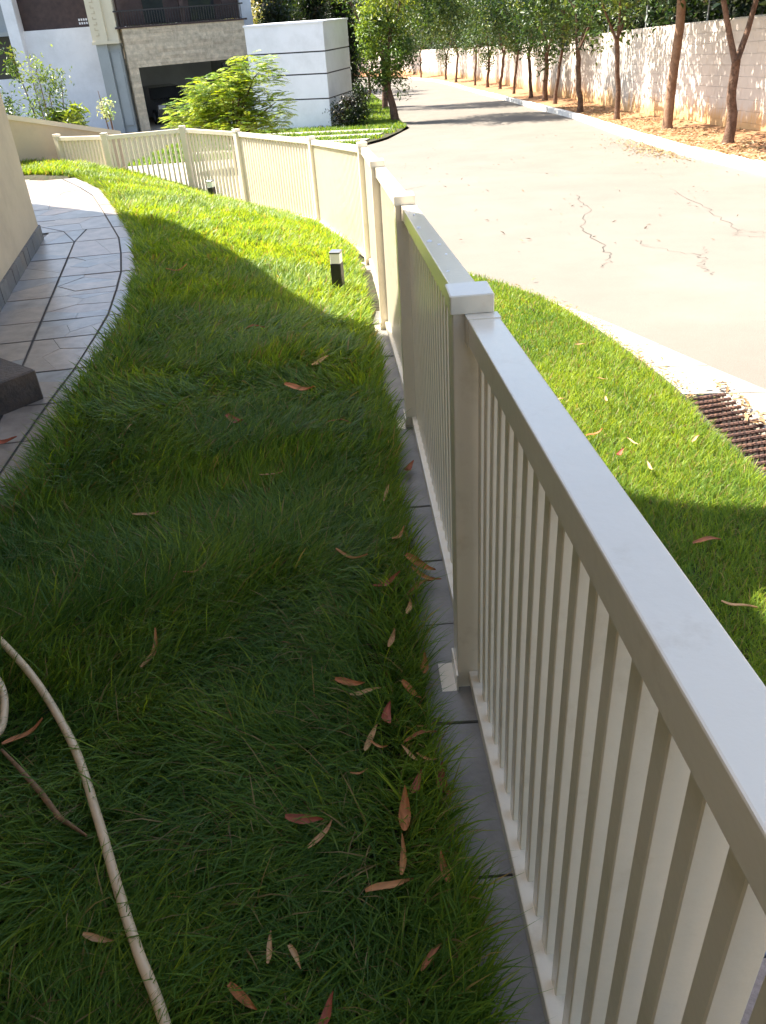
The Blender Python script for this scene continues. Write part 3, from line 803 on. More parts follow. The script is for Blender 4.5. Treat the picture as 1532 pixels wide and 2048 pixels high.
# balcony
nbox(-.25, 5.35, -.04, 1.7, TP - .018, TP + .05, 'balcony_floor', M['brown'])
mb = MB()
rail_h = .56
for k in range(50):
    u = -.2 + k * .109; p = O + hu * u + hv * .03
    mb.box(p.x - .011, p.x + .011, p.y - .011, p.y + .011, TP + .05, TP + rail_h)
o = mb.build('balusters', M['darkmetal']); o.parent = nh; o.matrix_parent_inverse = NI; o['kind'] = 'stuff'
nbox(-.22, 5.25, .005, .06, TP + rail_h, TP + rail_h + .05, 'handrail', M['darkmetal'])
nbox(-.3, 5.4, 1.0, 1.2, TP + .06, 4.0, 'upper_wall', M['brown'])
for u0, u1 in ((1.25, 2.1), (3.2, 4.3)):
    w = nbox(u0, u1, .96, 1.0, TP + .12, 2.2, 'window', M['glass'])
    nbox(u0 + .05, u1 - .05, 0.93, 0.959, TP + .17, 2.15, 'curtain', M['curtain'], w)
    nbox(u0 - .05, u0, 0.9, 0.99, TP + .08, 2.25, 'window_frame', M['brown'], w)
for u0 in (.0, 2.55):
    nbox(u0, u0 + .16, .1, .26, TP + .05, 4.0, 'balcony_post', M['brown'])
nbox(4.4, 5.0, .2, .28, TP + .62, 3.0, 'shutter', M['brown'])
nbox(5.42, 5.95, .9, 1.6, TP - .6, 4.0, 'white_pier', M['white'])
nbox(-.6, 6.2, -.3, 6, 4.0, 4.25, 'roof', M['roof'])
# fluted column at the left
def wbox(x0, x1, y0, y1, za, zb, name, mat):
    o = MB().box(x0, x1, y0, y1, za, zb).build(name, mat); o.parent = nh; o.matrix_parent_inverse = NI; return o
wbox(-10.22, -9.78, 37.9, 38.3, hz, -.62, 'column_base', M['grey'])
wbox(-9.78, -9.30, 38.05, 38.45, hz, -.62, 'column_base_return', M['grey'])
wbox(-9.72, -9.36, 38.0, 38.06, hz + .3, -.95, 'column_panel', M['darkmetal'] if False else M['grey'])
wbox(-10.30, -9.70, 37.85, 38.4, -.62, 4.0, 'column_shaft', M['cream'])
wbox(-9.70, -9.27, 37.95, 38.4, -.62, 4.0, 'column_shaft', M['cream'])
wbox(-10.34, -9.24, 37.8, 38.45, -.64, -.54, 'column_moulding', M['cream'])
for k in range(9):   # small relief ornaments up the shaft
    zz = -.35 + k * .19
    mb = MB().box(-10.12, -9.98, 37.835, 37.85, zz, zz + .03)
    if k % 2: mb.box(-10.12, -10.09, 37.836, 37.85, zz + .03, zz + .10)
    else: mb.box(-10.01, -9.98, 37.836, 37.85, zz + .03, zz + .10)
    o = mb.build('relief_ornament', M['plaster']); o.parent = nh; o.matrix_parent_inverse = NI
# white wing
wbox(-13.9, -10.3, 40.0, 44, hz - .3, .0, 'wing_wall', M['white'])
wbox(-13.75, -10.3, 40.25, 44, .0, 4.0, 'wing_upper_wall', M['brown'])
mb = MB()
for k in range(8):
    for r in range(2): mb.box(-11.35 + k * .1, -11.29 + k * .1, 40.22, 40.25, .10 + r * .13, .18 + r * .13)
o = mb.build('vent_blocks', M['white']); o.parent = nh; o.matrix_parent_inverse = NI
wbox(-14.2, -13.72, 39.6, 40.2, hz - .3, 4.0, 'white_post', M['white'])
wbox(-18, -14.2, 40.3, 44, hz - .3, -1.72, 'side_wall', M['white'])
w = wbox(-17, -14.2, 40.4, 40.5, -1.72, -.15, 'window', M['glass'])
wbox(-18, -14.2, 40.5, 44, -1.72, .0, 'side_wall_back', M['darkmetal'])
wbox(-18.2, -14.2, 39.9, 44, -.13, .02, 'awning', M['grey'])
wbox(-18, -14.2, 40.4, 44, .02, 4, 'side_upper_wall', M['grey'])

# car parked inside the garage
car = empty('parked_car', (O + hu * 2.0 + hv * 3.4 + Vector((0, 0, hz + .012))), math.atan2(hu.y, hu.x), 'dark car parked nose out in the shaded garage', 'car')
prof = [(-2.0,.3),(-2.0,.75),(-1.85,.92),(-.95,1.0),(-.45,1.42),(.9,1.45),(1.6,1.02),(2.0,.95),(2.05,.3)]
mb = MB(); n = len(prof)
for xx, tap in ((-.82, 0), (.82, 0)):
    for (py, pz) in prof: mb.v.append((xx * (0.84 if pz > 1.1 else 1), py, pz))
mb.f += [tuple(range(n-1, -1, -1)), tuple(range(n, 2*n))] + [(i, (i+1) % n, n + (i+1) % n, n + i) for i in range(n)]
recalc(mb.build('body', M['carpaint'], car))
MB().add([(-.66,-.93,1.03),(.66,-.93,1.03),(.6,-.48,1.40),(-.6,-.48,1.40)], [(0,1,2,3)]).build('windscreen', M['glass'], car)
for sx in (-1, 1):
    MB().bevbox(sx*.62-.16, sx*.62+.16, -2.02, -1.97, .66, .82, .02).build('headlight', M['headlamp'], car)
    for yy in (-1.3, 1.3):
        wh = MB().tube([(sx*.70, yy, .31), (sx*.86, yy, .31)], .31, 16).build('wheel', M['tyre'], car)
        MB().tube([(sx*.855, yy, .31), (sx*.872, yy, .31)], .19, 12).build('rim', M['rim'], wh)

# neighbour's front ground: lawn, driveway strips
sheet('sidewalk', [14.75, 16, 18, 20, 22, 22.6], lambda y: -14, lambda y: xl(y) - .02, 6, lambda x, y: z0(y) - .045, M['concrete'], 'pale concrete sidewalk and driveway beyond the end of the fence', 'sidewalk')
sheet('neighbour_lawn', [22.5, 24, 26, 28, 30, 32, 36, 42, 50, 60, 72, 84], lambda y: -22, lambda y: xl(y) - .02, 10, lambda x, y: z0(y) - .06, M['soil'], 'dark garden soil and turf in front of the neighbour house', 'soil')
for k, (pA, pB, w) in enumerate((((-4.2, 30.6), (1.05, 28.6), .38), ((-4.4, 28.6), (.75, 26.9), .38), ((-4.6, 26.7), (.3, 25.2), .38), ((-4.9, 24.8), (-.2, 23.9), .38))):
    va, vb = Vector((*pA, 0)), Vector((*pB, 0)); d = (vb - va).normalized(); s2 = Vector((d.y, -d.x, 0))
    pts = [va + s2 * w, vb + s2 * w, vb - s2 * w, va - s2 * w]
    o = recalc(MB().prism([(p.x, p.y) for p in pts], lambda x, y: float(z0(y)) - .2, lambda x, y: float(z0(y)) - .02).build('driveway_strip', M['concrete']))
    tag(o, 'pale concrete strip set in the driveway turf of the white block', 'paving', 'driveway strips', 'structure')

# ================================================================== FOLIAGE TOOLS
def leaf_mesh(name, C, N, U, size, width, tints, fold=0.15):
    """rhombic leaves: C centres, U leaf axis, N normal; size length, width ratio"""
    n = len(C); S_ = np.cross(N, U); S_ /= np.linalg.norm(S_, axis=1)[:, None] + 1e-9
    sz = size[:, None]; w = (size * width)[:, None]
    a = C - U * sz * .5; b = C + S_ * w * .5 + U * sz * 0.02 + N * sz * fold * .3; c = C + U * sz * .5 - N * sz * fold; d = C - S_ * w * .5 + U * sz * 0.02 + N * sz * fold * .3
    V = np.stack([a, b, c, d], 1).reshape(-1, 3)
    i = np.arange(n) * 4
    F = np.stack([i, i+1, i+2, i+3], 1)
    return np_mesh(name, V, [np.concatenate([F[:, [0,1,2]], F[:, [0,2,3]]])], tint=np.repeat(tints, 4, 0))
def rand_unit(n):
    v = rng.normal(size=(n, 3)); return v / np.linalg.norm(v, axis=1)[:, None]
def pal(n, cols, w=None, var=.18):
    cols = np.array(cols); k = rng.choice(len(cols), n, p=w)
    return np.clip(cols[k] * rng.uniform(1-var, 1+var, (n, 1)) * rng.uniform(.93, 1.07, (n, 3)), 0, 1)
def clumped(nclump, per, centre, radii, spread, droop=0.0, shell=.55):
    u = rand_unit(nclump); r = rng.uniform(shell, 1.0, nclump) ** (1/2.0)
    cc = np.array(centre) + u * r[:, None] * np.array(radii)
    cc += rng.normal(size=cc.shape) * np.array(radii) * .08
    k = np.repeat(np.arange(nclump), per)
    off = rng.normal(size=(nclump * per, 3)) * spread
    P = cc[k] + off
    P[:, 2] -= droop * np.abs(rng.normal(size=len(P)))
    return P, k
def crown(name, nclump, per, centre, radii, spread, size, width, cols, w=None, droop=.0, up=.4, shell=.55, drop=0.0):
    P, k = clumped(nclump, per, centre, radii, spread, droop, shell)
    n = len(P); N = rand_unit(n); N[:, 2] = np.abs(N[:, 2]) + up; N /= np.linalg.norm(N, axis=1)[:, None]
    U = rand_unit(n); U[:, 2] -= drop; U -= N * (U * N).sum(1)[:, None]; U /= np.linalg.norm(U, axis=1)[:, None]
    ct = pal(nclump, cols, w, .2)[k] * rng.uniform(.8, 1.2, (n, 1))
    return leaf_mesh(name, P, N, U, rng.uniform(.7, 1.3, n) * size, width, ct)
def merge(name, meshes, tint=True):
    V = []; F = []; T = []; o = 0
    for me in meshes:
        n = len(me.vertices); v = np.empty(n * 3, np.float32); me.vertices.foreach_get('co', v)
        f = np.empty(len(me.loops), np.int32); me.loops.foreach_get('vertex_index', f)
        c = np.empty(n * 4, np.float32); me.color_attributes['tint'].data.foreach_get('color', c)
        V.append(v.reshape(-1, 3)); F.append(f.reshape(-1, 3) + o); T.append(c.reshape(-1, 4)[:, :3]); o += n
    return np_mesh(name, np.concatenate(V), [np.concatenate(F)], tint=np.concatenate(T))

def branchy(mb, p, d, l, r, depth, n=6, spread=.6):
    pts = [Vector(p)]; rad = [r]; dd = Vector(d).normalized()
    for i in range(4):
        dd = (dd + Vector((random.uniform(-1,1), random.uniform(-1,1), random.uniform(-.2,.5))) * .16).normalized()
        pts.append(pts[-1] + dd * l / 4); rad.append(r * (1 - .14 * (i + 1)))
    mb.tube(pts, rad, n)
    if depth > 0:
        for k in range(random.choice((2, 3))):
            q = (dd + Vector((random.uniform(-1,1), random.uniform(-1,1), random.uniform(-.1,.5))) * spread).normalized()
            branchy(mb, pts[-1] if k < 2 else pts[-2], q, l * .72, rad[-1] * .72, depth - 1, n, spread)

GRN = [(.03,.065,.015), (.05,.095,.02), (.08,.13,.024), (.15,.19,.035)]
DRK = [(.012,.024,.008), (.018,.034,.010), (.030,.052,.014), (.042,.034,.02)]

# ---------- trees along the white wall
def row_tree(k, trunk_h, r, crown_spec, lean=(0, 0), fork=False, bark='bark'):
    """returns (trunk mesh, crown mesh) in local space"""
    mb = MB(); st_ = random.getstate(); random.seed(100 + k)
    pts = [Vector((0, 0, -.15)), Vector((0, 0, .0)), Vector((0, 0, .12))]; rad = [r * 1.7, r * 1.45, r * 1.08]
    for i in range(1, 7):
        t = i / 6; pts.append(Vector((lean[0] * t + random.uniform(-.04, .04), lean[1] * t + random.uniform(-.04, .04), .12 + (trunk_h - .12) * t))); rad.append(r * (1 - .22 * t))
    mb.tube(pts, rad, 9)
    top = pts[-1]
    if fork:
        for sx, ln in ((-1, 2.6), (1, 2.3)):
            branchy(mb, top - Vector((0, 0, .08)), (sx * .42, .1 * sx, 1), ln, r * .62, 1, 7, .45)
    else:
        for q in range(3): branchy(mb, top - Vector((0, 0, .05)), (random.uniform(-.6,.6), random.uniform(-.6,.6), 1), 1.5, r * .55, 1, 6, .6)
    tm = mb.mesh('trunk', True)
    cm = merge('crown', [crown('c', *cs) for cs in crown_spec])
    random.setstate(st_)
    return tm, cm
W4 = [.3, .35, .25, .1]
kinds = [
 row_tree(0, 1.6, .085, [(48, 66, (0, 0, 3.8), (1.9, 2.2, 1.8), .28, .19, .42, GRN, W4, .12, .4, .3, .5), (10, 40, (0, 0, 2.1), (1.1, 1.2, .5), .16, .15, .42, GRN, W4, .1, .4, .3, .5)], (.1, .15)),
 row_tree(1, 1.9, .075, [(46, 66, (0, 0, 3.9), (1.8, 2.3, 1.75), .28, .18, .42, GRN, W4, .12, .4, .3, .5)], (-.12, .1)),
 row_tree(2, 1.7, .10, [(50, 66, (.1, 0, 3.75), (2.1, 2.2, 1.75), .28, .19, .42, GRN, [.4,.35,.2,.05], .14, .4, .3, .5), (9, 50, (-.3, -.2, 1.7), (.9, .9, .5), .15, .15, .42, GRN, W4, .1, .4, .2, .6)], (.05, -.1), True),
]
for tm, cm in kinds: tm.materials.append(M['bark']); cm.materials.append(M['leaf'])
rowspots = [(7.58,25.40),(7.52,29.41),(7.82,34.48),(8.05,37.38),(8.10,40.62),(8.14,45.21),(8.67,52.73),(8.62,57.32),(8.46,61.99),(8.07,70.01),(7.97,76.51),(6.6,86),(4.6,95)]
for i, (x, y) in enumerate(rowspots):
    k = [1, 0, 1, 2, 0, 1, 0, 2, 1, 0, 2, 1, 0][i]
    sc = 1.0 + .08 * math.sin(i * 2.3)
    lab = 'slender leafy street tree by the stained wall, %s beyond the straight red-brown trunk' % ['first','second','third','fourth','fifth','sixth','seventh','eighth','ninth','tenth','eleventh','twelfth','thirteenth'][i]
    e = empty('street_tree', (x, y, float(z0(y)) + .02), i * 1.9, lab, 'tree', 'street trees along the white wall')
    link('trunk', kinds[k][0], None, e); link('crown', kinds[k][1], None, e)
    e.scale = (sc, sc, sc * 1.06)
# forked tree closest on the verge
tm, cm = row_tree(11, 1.5, .102, [(110, 75, (.1, .3, 4.3), (2.3, 2.6, 1.6), .3, .2, .42, GRN, [.4,.35,.2,.05], .12, .4, .3, .5)], (-.08, .05), True)
tm.materials.append(M['bark']); cm.materials.append(M['leaf'])
e = empty('forked_tree', (7.41, 17.18, float(z0(17.18)) + .02), 0, 'dark forked tree on the leafy verge beside the straight brown trunk', 'tree', 'street trees along the white wall')
link('trunk', tm, None, e); link('crown', cm, None, e)
# straight pale trunk
tm, cm = row_tree(12, 4.2, .115, [(120, 75, (0, .3, 4.9), (2.1, 2.6, 2.0), .32, .2, .42, GRN, W4, .12, .4, .3, .5)], (.02, .05))
tm.materials.append(M['bark_light']); cm.materials.append(M['leaf'])
e = empty('straight_tree', (7.57, 21.16, float(z0(21.16)) + .02), 0, 'tall straight red-brown trunk on the verge between forked tree and thin sapling', 'tree', 'street trees along the white wall')
link('trunk', tm, None, e); link('crown', cm, None, e)

# ---------- trees on the neighbour's verge (left of the street)
def verge_tree(name, loc, label, trunk_pts, rad, specs, limbs):
    e = empty(name, loc, 0, label, 'tree', 'trees on the neighbour verge')
    mb = MB().tube(trunk_pts, rad, 9)
    for p, d, l, r in limbs: branchy(mb, p, d, l, r, 1, 6, .5)
    mb.build('trunk', M['bark'], e, True)
    link('crown', merge('crown', [crown('c', *s_) for s_ in specs]), M['leaf'], e)
    return e
YG = [(.05,.10,.018), (.085,.15,.022), (.15,.22,.03), (.24,.30,.035)]
verge_tree('verge_tree', (1.48, 32.47, float(z0(32.47)) - .05), 'dense green tree leaning over the street edge by the white block',
           [(0,0,-.1),(0,0,.05),(-.05,0,.5),(-.2,.0,1.1),(-.15,.05,1.9),(0,.1,2.8)], [.22,.17,.13,.115,.10,.07],
           [(48, 80, (-.15, 0, 2.35), (.95, .95, 1.25), .17, .14, .4, YG, [.4,.35,.2,.05], .1, .4, .3, .7), (18, 75, (-.8, -.1, 2.7), (.4, .6, 1.1), .14, .14, .4, YG, None, .1, .4, .3, .7), (90, 75, (1.0, .3, 5.6), (2.6, 2.6, 2.2), .3, .18, .4, YG, [.35,.3,.2,.15], .16, .4, .3, .8), (60, 75, (.8, .3, 8.0), (2.4, 2.4, 1.6), .3, .2, .4, GRN, None, .1, .4, .3, .7), (26, 60, (2.2, .5, 3.4), (1.0, 1.4, .7), .2, .15, .36, GRN, None, .2, .4, .2, .9)],
           [((-.15,.05,1.8), (-.6,0,1), 1.4, .06), ((0,.1,2.7), (.7,.1,1), 1.8, .06), ((0,.1,2.7), (-.2,.3,1), 1.6, .05)])
verge_tree('verge_tree', (1.5, 42.5, float(z0(42.5)) - .05), 'straight trunk tree standing just behind the leaning verge tree',
           [(0,0,-.1),(0,0,.05),(.03,0,.9),(.0,.05,1.8),(.05,.1,3.0)], [.19,.15,.12,.11,.07],
           [(90, 75, (.3, 0, 5.4), (2.5, 2.5, 2.6), .3, .18, .4, YG, [.35,.3,.2,.15], .16, .4, .3, .8), (70, 75, (.8, .3, 8.4), (2.6, 2.8, 1.8), .3, .2, .4, GRN, None, .1, .4, .3, .7), (18, 60, (.9, .4, 2.6), (.8, .8, .5), .2, .15, .4, GRN, None, .1, .4, .3, .8)],
           [((0,.05,1.8), (.5,.2,1), 1.4, .06), ((0,.1,2.7), (-.5,.2,1), 1.4, .06)])
verge_tree('verge_sapling', (1.15, 60.0, float(z0(60)) - .05), 'young forked sapling behind the verge trees with few leaves',
           [(0,0,-.1),(0,0,.05),(.02,0,.6),(0,.0,1.1)], [.12,.10,.09,.08],
           [(30, 60, (0, 0, 3.4), (1.3, 1.3, 1.2), .24, .2, .4, YG, None, .14, .4, .2, .8)],
           [((0,0,1.05), (-.5,0,1), 1.5, .06), ((0,0,1.05), (.45,.1,1), 1.6, .06)])
verge_tree('verge_tree', (-1.0, 66.0, float(z0(66)) - .05), 'dark broad tree down the street behind the sapling',
           [(0,0,-.1),(0,0,.05),(.03,0,.9),(.1,.05,2.2),(.1,.1,3.4)], [.25,.2,.17,.15,.1],
           [(60, 70, (-.2, 0, 4.6), (3.0, 3.0, 2.6), .4, .22, .42, DRK, None, .16, .4, .3, .8)],
           [((.1,.05,2.2), (.5,.2,1), 1.8, .08), ((.1,.1,3.2), (-.5,.2,1), 1.8, .08)])
# ---------- yellow-green feathery small tree behind the fence
def feathery(name, nfr, centre_fn, tints, flen=.46, pairs=8, lsize=.105):
    C = []; N = []; U = []; T = []; S2 = []
    for i in range(nfr):
        p, dirv, tcol = centre_fn()
        side = dirv.cross(Vector((0, 0, 1))).normalized(); up = side.cross(dirv).normalized()
        L0 = flen * random.uniform(.7, 1.25)
        for j in range(pairs):
            t = (j + .6) / pairs
            base = p + dirv * (L0 * t) + Vector((0, 0, -.22 * L0 * t * t))
            for sd in (-1, 1):
                u = (side * sd + dirv * .45 + Vector((0, 0, -.12))).normalized()
                ln = lsize * math.sin(math.pi * (.18 + .72 * t)) * random.uniform(.8, 1.15)
                C.append(base + u * ln * .5); U.append(u); N.append((up + Vector((random.uniform(-.3,.3), random.uniform(-.3,.3), 0))).normalized()); S2.append(ln); T.append([c * random.uniform(.85, 1.15) for c in tcol])
    return leaf_mesh(name, np.array(C), np.array(N), np.array(U), np.array(S2), .40, np.array(T), .06)
bz = float(z0(20)) - .06
ft = empty('feathery_tree', (-2.75, 20.0, bz), 0, 'bright yellow-green feathery small tree in front of the garage opening', 'tree')
tiers = [(-.2,0,1.75,.75),(.75,.1,1.95,.55),(-.95,-.1,1.32,.6),(1.05,-.1,1.35,.5),(.2,-.3,1.15,.8),(-.35,.4,1.3,.8),(.55,.2,2.12,.35),(-1.25,.1,1.2,.35),(.85,.2,1.0,.5),(-.5,-.3,.95,.6),(.1,.2,1.6,.7)]
def fpos():
    tx, ty, tz, tr = random.choices(tiers, [t[3] ** 2 for t in tiers])[0]
    a = random.uniform(0, 2 * math.pi); rr = tr * math.sqrt(random.random())
    p = Vector((tx + rr * math.cos(a), ty + rr * math.sin(a), tz + random.uniform(-.26, .16) - .2 * (rr / tr) ** 2))
    b = a + random.uniform(-.9, .9)
    d = Vector((math.cos(b), math.sin(b), random.uniform(-.1, .45))).normalized()
    y = random.random()
    c = (.36, .43, .035) if y < .5 else ((.25, .34, .03) if y < .8 else (.12, .20, .025))
    return p, d, c
fcr = link('crown', feathery('crown', 1750, fpos, None, .34, 8, .115), M['leaf'], ft)
fcr.scale = (.86, .9, 1.06)
mb = MB()
mb.tube([(0,0,-.1),(0,0,.1),(.02,0,.45),(.0,.02,.75)], [.09,.07,.055,.05], 8)
for tx, ty, tz, tr in tiers:
    mb.tube([(0,.02,.55), (tx*.35, ty*.35, .55 + (tz-.55)*.5), (tx*.8, ty*.8, tz-.12), (tx, ty, tz)], [.035,.026,.016,.006], 6)
mb.build('trunk', M['bark'], ft, True)

# ---------- shrubs behind the cream wall
def shrub(name, loc, label, specs, stems, group=None, mat='leaf', cat='shrub'):
    e = empty(name, loc, 0, label, cat, group)
    mb = MB()
    for s_ in stems: mb.tube([(s_[0]*.2, s_[1]*.2, -.05), (s_[0]*.6, s_[1]*.6, s_[2]*.5), s_], [.02, .015, .006], 6)
    mb.build('stems', M['bark'], e)
    link('leaves', merge('leaves', [crown('c', *q) for q in specs]), M[mat], e)
    return e
shrub('loose_shrub', (-6.1, 18.0, -2.75), 'loose airy yellow-green shrub leaning on the white wing behind the cream wall',
      [(46, 26, (0, 0, 1.55), (.55, .5, .85), .11, .085, .35, YG, None, .03, .3, .2, .2), (8, 26, (-.42, 0, 2.3), (.14, .14, .25), .06, .09, .35, YG, None, .03, .3, .2, .2)], [(0,0,2.1),(-.4,0,2.4),(.4,.1,1.9),(.2,-.2,1.7),(-.2,.2,1.9)], 'plants behind the cream wall')
shrub('glossy_shrub', (-5.62, 17.6, -2.75), 'low rosette shrub with long yellow leaves behind the cream wall',
      [(14, 30, (0, 0, 1.25), (.33, .35, .22), .07, .2, .22, YG, [.1,.2,.35,.35], .03, .5, .2, .1)], [(0,0,1.3),(.2,0,1.2),(-.2,0,1.2)], 'plants behind the cream wall')
shrub('dark_shrub', (-6.75, 17.2, -2.75), 'dark leafy shrub at the house end of the cream wall',
      [(30, 30, (0, 0, 1.35), (.4, .4, .5), .1, .10, .45, GRN, None, .03, .4, .2, .2)], [(0,0,1.4),(.2,0,1.4),(-.2,0,1.4)], 'plants behind the cream wall')
shrub('pale_sapling', (-5.0, 18.4, -2.75), 'small pale variegated sapling tied to a thin stake before the white wing',
      [(9, 24, (0, 0, 1.32), (.17, .17, .18), .05, .075, .45, [(.45,.48,.30),(.35,.42,.18),(.22,.32,.1)], None, .02, .3, .2, .2)], [(0,0,1.4),(.02,.0,1.2),(-.12,.0,1.65)], 'plants behind the cream wall', cat='sapling')
shrub('corner_shrub', (-.25, 31.2, float(z0(31.2)) - .05), 'dark low shrub at the foot of the white block corner',
      [(36, 40, (0, 0, .45), (.55, .5, .5), .14, .12, .45, DRK, None, .03, .4, .2, .2)], [(0,0,.6),(.3,0,.5),(-.3,0,.5)])
shrub('corner_shrub', (.15, 34.6, float(z0(34.6)) - .05), 'taller dark shrub further along the white block side',
      [(36, 40, (0, 0, .6), (.5, .6, .7), .14, .12, .45, DRK, None, .03, .4, .2, .2)], [(0,0,.6),(.3,0,.5),(-.3,0,.5)])
# conifers and bushes behind the white block
for i, (x, y, h, r, lab) in enumerate(((-3.1, 41, 4.6, 1.0, 'dark conifer behind the white block next to the white pier'), (-1.6, 43, 5.6, 1.15, 'broad dark conifer rising behind the middle of the white block'), (-.3, 45, 5.2, 1.1, 'dark conifer behind the street end of the white block'))):
    e = empty('conifer', (x, y, float(z0(y)) - .1), i, lab, 'conifer', 'conifers behind the white block')
    MB().tube([(0,0,-.1),(0,0,h*.5),(0,0,h)], [.14,.1,.02], 8).build('trunk', M['bark'], e, True)
    specs = [(34, 50, (0, 0, h * (.15 + .12 * q)), (r * (1 - .1 * q), r * (1 - .1 * q), h * .11), .2, .2, .25, DRK, [.4,.35,.2,.05], .08, .2, .3, .6) for q in range(7)]
    link('crown', merge('crown', [crown('c', *q) for q in specs]), M['leaf'], e)
shrub('sunny_bush', (-4.75, 46, float(z0(46)) - .1), 'sunlit pale bush seen between white pier and conifers',
      [(50, 40, (0, 0, 3.7), (1.1, 1.1, 1.2), .25, .16, .4, [(.30,.28,.10),(.22,.25,.06),(.38,.33,.15)], None, .03, .4, .2, .2), (30, 40, (0, 0, 1.7), (1.0, 1.0, 1.2), .25, .16, .4, YG, None, .03, .4, .2, .2)], [(0,0,3),(.5,0,3),(-.5,0,3)])

# ---------- thicket behind the boundary wall: one dark mass of leaves round a dark core
meshes = []
def thicket_line(y0_, y1_, step, off, zc, rz_, n, per, size, cols, w=None):
    y = y0_
    while y < y1_:
        meshes.append(crown('c', n, per, (wx(y) + off + random.uniform(-.4, .4), y, float(z0(y)) + zc + random.uniform(-.4, .4)), (1.1, step * .8, rz_), .32, size, .42, cols, w, .15, .4, .25, .7))
        y += step
thicket_line(8, 34, 1.8, 1.9, 3.6, 1.9, 26, 46, .19, DRK, [.35,.35,.22,.08])
thicket_line(34, 70, 3.2, 2.2, 4.2, 2.6, 24, 46, .28, DRK)
thicket_line(70, 106, 4.5, 2.6, 4.6, 3.2, 24, 46, .40, DRK)
th = link('thicket', merge('thicket', meshes), M['leaf'])
tag(th, 'dark mass of bushes and creepers rising behind the boundary wall', 'thicket', None, 'stuff')
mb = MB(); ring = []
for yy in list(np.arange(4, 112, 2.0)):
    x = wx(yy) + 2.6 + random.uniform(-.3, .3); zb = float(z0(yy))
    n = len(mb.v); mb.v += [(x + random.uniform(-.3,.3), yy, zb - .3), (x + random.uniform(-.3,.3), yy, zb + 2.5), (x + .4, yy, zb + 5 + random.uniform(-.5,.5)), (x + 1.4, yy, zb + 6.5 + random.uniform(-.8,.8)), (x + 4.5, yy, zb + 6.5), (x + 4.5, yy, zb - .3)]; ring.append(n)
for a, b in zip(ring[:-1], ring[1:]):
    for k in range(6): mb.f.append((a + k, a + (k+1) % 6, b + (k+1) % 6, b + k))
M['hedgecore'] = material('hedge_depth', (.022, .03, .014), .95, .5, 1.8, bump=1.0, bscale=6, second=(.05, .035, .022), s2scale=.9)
tag(recalc(mb.build('hedge', M['hedgecore'])), 'dense dark clipped hedge bank behind the boundary wall', 'hedge', None, 'structure')
# trees closing the view where the street bends away
farspots = [(-14, 112), (-9, 118), (-4, 122), (1, 124), (6, 120), (11, 114), (-19, 104), (-8, 84), (-13, 74), (-5.5, 70), (-10, 60), (-6, 56)]
tmf = MB().tube([(0,0,-.1),(0,0,2),(.2,0,4.5)], [.3,.22,.12], 8).mesh('trunk', True); tmf.materials.append(M['bark'])
cmf = merge('crown', [crown('c', 70, 60, (0, 0, 5.5), (4.2, 4.2, 3.8), .6, .42, .45, DRK + GRN[1:3], None, .2, .4, .3, .5), crown('c', 30, 50, (0, 0, 2.3), (3.4, 3.4, 1.6), .5, .42, .45, DRK, None, .2, .4, .2, .5)]); cmf.materials.append(M['leaf'])
for i, (x, y) in enumerate(farspots):
    e = empty('distant_tree', (x, y, float(z0(y)) - .3), i * 1.3, 'distant dark bushy tree closing the end of the street', 'tree', 'distant trees past the bend')
    link('trunk', tmf, None, e); link('crown', cmf, None, e)
    e.scale = (1, 1, 1 + .12 * math.sin(i * 3))

# ================================================================== GRASS
def noise2(x, y, seed=0, f=1.0):
    r_ = np.random.default_rng(seed); out = np.zeros_like(x)
    for o in range(4):
        for k in range(4):
            a = r_.uniform(0, 2*np.pi); ph = r_.uniform(0, 2*np.pi); fr = f * (1.9 ** o) * r_.uniform(.7, 1.3)
            out += np.sin((x * np.cos(a) + y * np.sin(a)) * fr + ph) / (1.6 ** o)
    return out / 4.2
def blades(name, x, y, zf, length, width, th0, th1, phi, tint, segs=3):
    n = len(x); P = np.stack([x, y, zf], 1); D = np.stack([np.cos(phi), np.sin(phi), np.zeros(n)], 1)
    twist = phi + rng.uniform(-.9, .9, n) + np.pi / 2
    Sd = np.stack([np.cos(twist), np.sin(twist), np.zeros(n)], 1)
    rows_ = []; cur = P.copy()
    prof = {3: [1.0, .95, .65], 2: [1.0, .8]}[segs]
    for s in range(segs + 1):
        if s < segs:
            w = (width * prof[s] * .5)[:, None]
            rows_ += [cur - Sd * w, cur + Sd * w]
            th = th0 + (th1 - th0) * (s + .5) / segs
            cur = cur + (D * np.sin(th)[:, None] + np.array([0, 0, 1.0]) * np.cos(th)[:, None]) * (length / segs)[:, None]
        else:
            rows_.append(cur)
    V = np.stack(rows_, 1); k = V.shape[1]; i = np.arange(n) * k
    quads = [np.stack([i + 2*s, i + 2*s + 1, i + 2*s + 3, i + 2*s + 2], 1) for s in range(segs - 1)]
    tri = np.stack([i + 2*(segs-1), i + 2*(segs-1) + 1, i + 2*segs], 1)
    T = np.repeat(tint, k, 0)
    return np_mesh(name, V.reshape(-1, 3), [np.concatenate(quads), tri], True, T)
def sample(poly, dens, dmax):
    xs = [p[0] for p in poly]; ys_ = [p[1] for p in poly]; A = (max(xs)-min(xs)) * (max(ys_)-min(ys_))
    n = int(A * dmax); x = rng.uniform(min(xs), max(xs), n); y = rng.uniform(min(ys_), max(ys_), n)
    m = inpoly(x, y, poly); x, y = x[m], y[m]
    d = dens(x, y); m = rng.uniform(0, dmax, len(x)) < d
    return x[m], y[m]
GC = np.array([(.074,.155,.028), (.112,.212,.034), (.155,.255,.036), (.19,.28,.034), (.31,.40,.034)])
